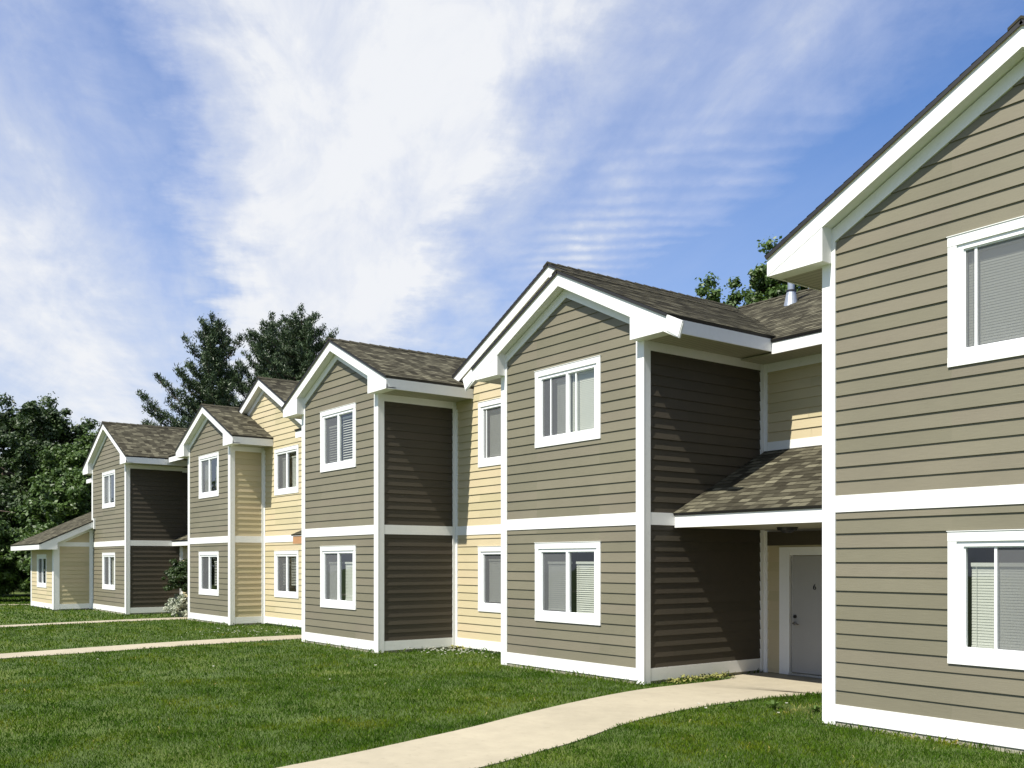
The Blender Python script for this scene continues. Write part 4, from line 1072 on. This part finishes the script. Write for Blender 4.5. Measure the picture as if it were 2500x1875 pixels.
qw = mth('ADD', q, spread)
qn = mth('DIVIDE', mth('ADD', qw, 1.5), 4.0)
WS = .06; EXPO = .62; K = 1 / (WS * 2 ** EXPO)
def qq(v): return (v + 2.5) / 5.0
qn = mth('DIVIDE', mth('ADD', qw, 2.5), 5.0)
g = lambda v: (v, v, v)
dr = ramp(nt, qn, [(qq(-2.3), g(.05)), (qq(-1.7), g(.6)), (qq(-.95), g(.76)), (qq(-.62), g(.60)), (qq(-.40), g(.46)), (qq(-.29), g(.33)), (qq(-.19), g(.70)), (qq(-.05), g(.97)), (qq(.46), g(.98)), (qq(.64), g(.66)), (qq(.80), g(.50)), (qq(.98), g(.60)), (qq(1.14), g(.44)), (qq(1.34), g(.12)), (qq(1.6), g(.03)), (qq(2.4), g(.10))])
n4 = N(nt, 'ShaderNodeTexNoise', Scale=8.5, Detail=10.0, Roughness=.62, Distortion=.5); nt.links.new(tc.outputs['Generated'], n4.inputs['Vector'])
fine = mth('MULTIPLY', mth('SUBTRACT', n2.outputs['Fac'], .5), .50)
fine2 = mth('MULTIPLY', mth('SUBTRACT', n4.outputs['Fac'], .5), .80)
low = mth('MULTIPLY', mth('MULTIPLY', mth('SUBTRACT', pf, 2.1, None, True), .20), ramp(nt, qn, [(qq(-.3), g(1)), (qq(.0), g(0))]).outputs['Color'])
base = mth('MINIMUM', mth('ADD', dr.outputs['Color'], low), 1.0)
wv = mth('SINE', mth('ADD', mth('MULTIPLY', pf, 62.0), mth('ADD', mth('MULTIPLY', pu, 9.0), mth('MULTIPLY', n1.outputs['Fac'], 16.0))))
rmask = mth('MULTIPLY', ramp(nt, mth('DIVIDE', q, 2.0), [(.36, g(0)), (.46, g(1)), (.60, g(1)), (.70, g(0))]).outputs['Color'], ramp(nt, mth('DIVIDE', pf, 6.0), [(.34, g(0)), (.40, g(1)), (.52, g(1)), (.66, g(0))]).outputs['Color'])
rip = mth('MULTIPLY', mth('MULTIPLY', wv, rmask), mth('MULTIPLY', mth('SUBTRACT', mth('MULTIPLY', n4.outputs['Fac'], 2.4), .75, None, True), .12))
edge = mth('MULTIPLY', mth('MULTIPLY', base, mth('SUBTRACT', 1.15, base)), 2.6)
dens = mth('ADD', base, mth('MULTIPLY', mth('ADD', fine, fine2), mth('ADD', mth('MULTIPLY', edge, .75), .12)))
dens = mth('ADD', dens, rip)
hzz = ramp(nt, cz, [(.0, g(.85)), (.12, g(.80)), (.22, g(.62)), (.32, g(.34)), (.46, g(0))]).outputs['Color']
hq = ramp(nt, qn, [(qq(.5), g(1)), (qq(1.6), g(.55))]).outputs['Color']
dens = mth('MAXIMUM', dens, mth('ADD', mth('MULTIPLY', hzz, hq), mth('MULTIPLY', fine, .25)))
dens = mth('MULTIPLY', mth('MINIMUM', mth('MAXIMUM', dens, 0), 1), 1.0, None, True)
kc = lambda r, gg, b: (r * K, gg * K, b * K)
ccol = ramp(nt, mth('ADD', dens, mth('MULTIPLY', fine2, .85)), [(.0, kc(.56, .64, .90)), (.50, kc(.62, .69, .90)), (.78, kc(.72, .77, .89)), (1.0, kc(.88, .90, .94))])
tint = N(nt, 'ShaderNodeMixRGB', blend_type='MULTIPLY'); tint.inputs[0].default_value = 1; tint.inputs[2].default_value = (.80, 1.12, 1.62, 1)
nt.links.new(sky.outputs[0], tint.inputs[1])
mx = N(nt, 'ShaderNodeMixRGB'); nt.links.new(dens, mx.inputs[0]); nt.links.new(tint.outputs[0], mx.inputs[1]); nt.links.new(ccol.outputs['Color'], mx.inputs[2])
nt.links.new(mx.outputs[0], bg.inputs['Color']); bg.inputs['Strength'].default_value = WS

cam = bpy.data.cameras.new('camera'); co = bpy.data.objects.new('camera', cam); col.objects.link(co)
co.location = (0, 0, EYE); co.rotation_euler = (R(90), 0, TH)
cam.sensor_width = 36; cam.lens = 2376.36 / 2500 * 36; cam.shift_y = (1371.03 - 937.5) / 2500; cam.clip_start = .1; cam.clip_end = 2000
scene.camera = co
scene.render.resolution_x = 1024; scene.render.resolution_y = 768
scene.view_settings.view_transform = 'Standard'; scene.view_settings.look = 'None'
scene.view_settings.exposure = EXPO; scene.view_settings.gamma = 1
scene.render.engine = 'CYCLES'
scene.cycles.max_bounces = 8; scene.cycles.transparent_max_bounces = 12
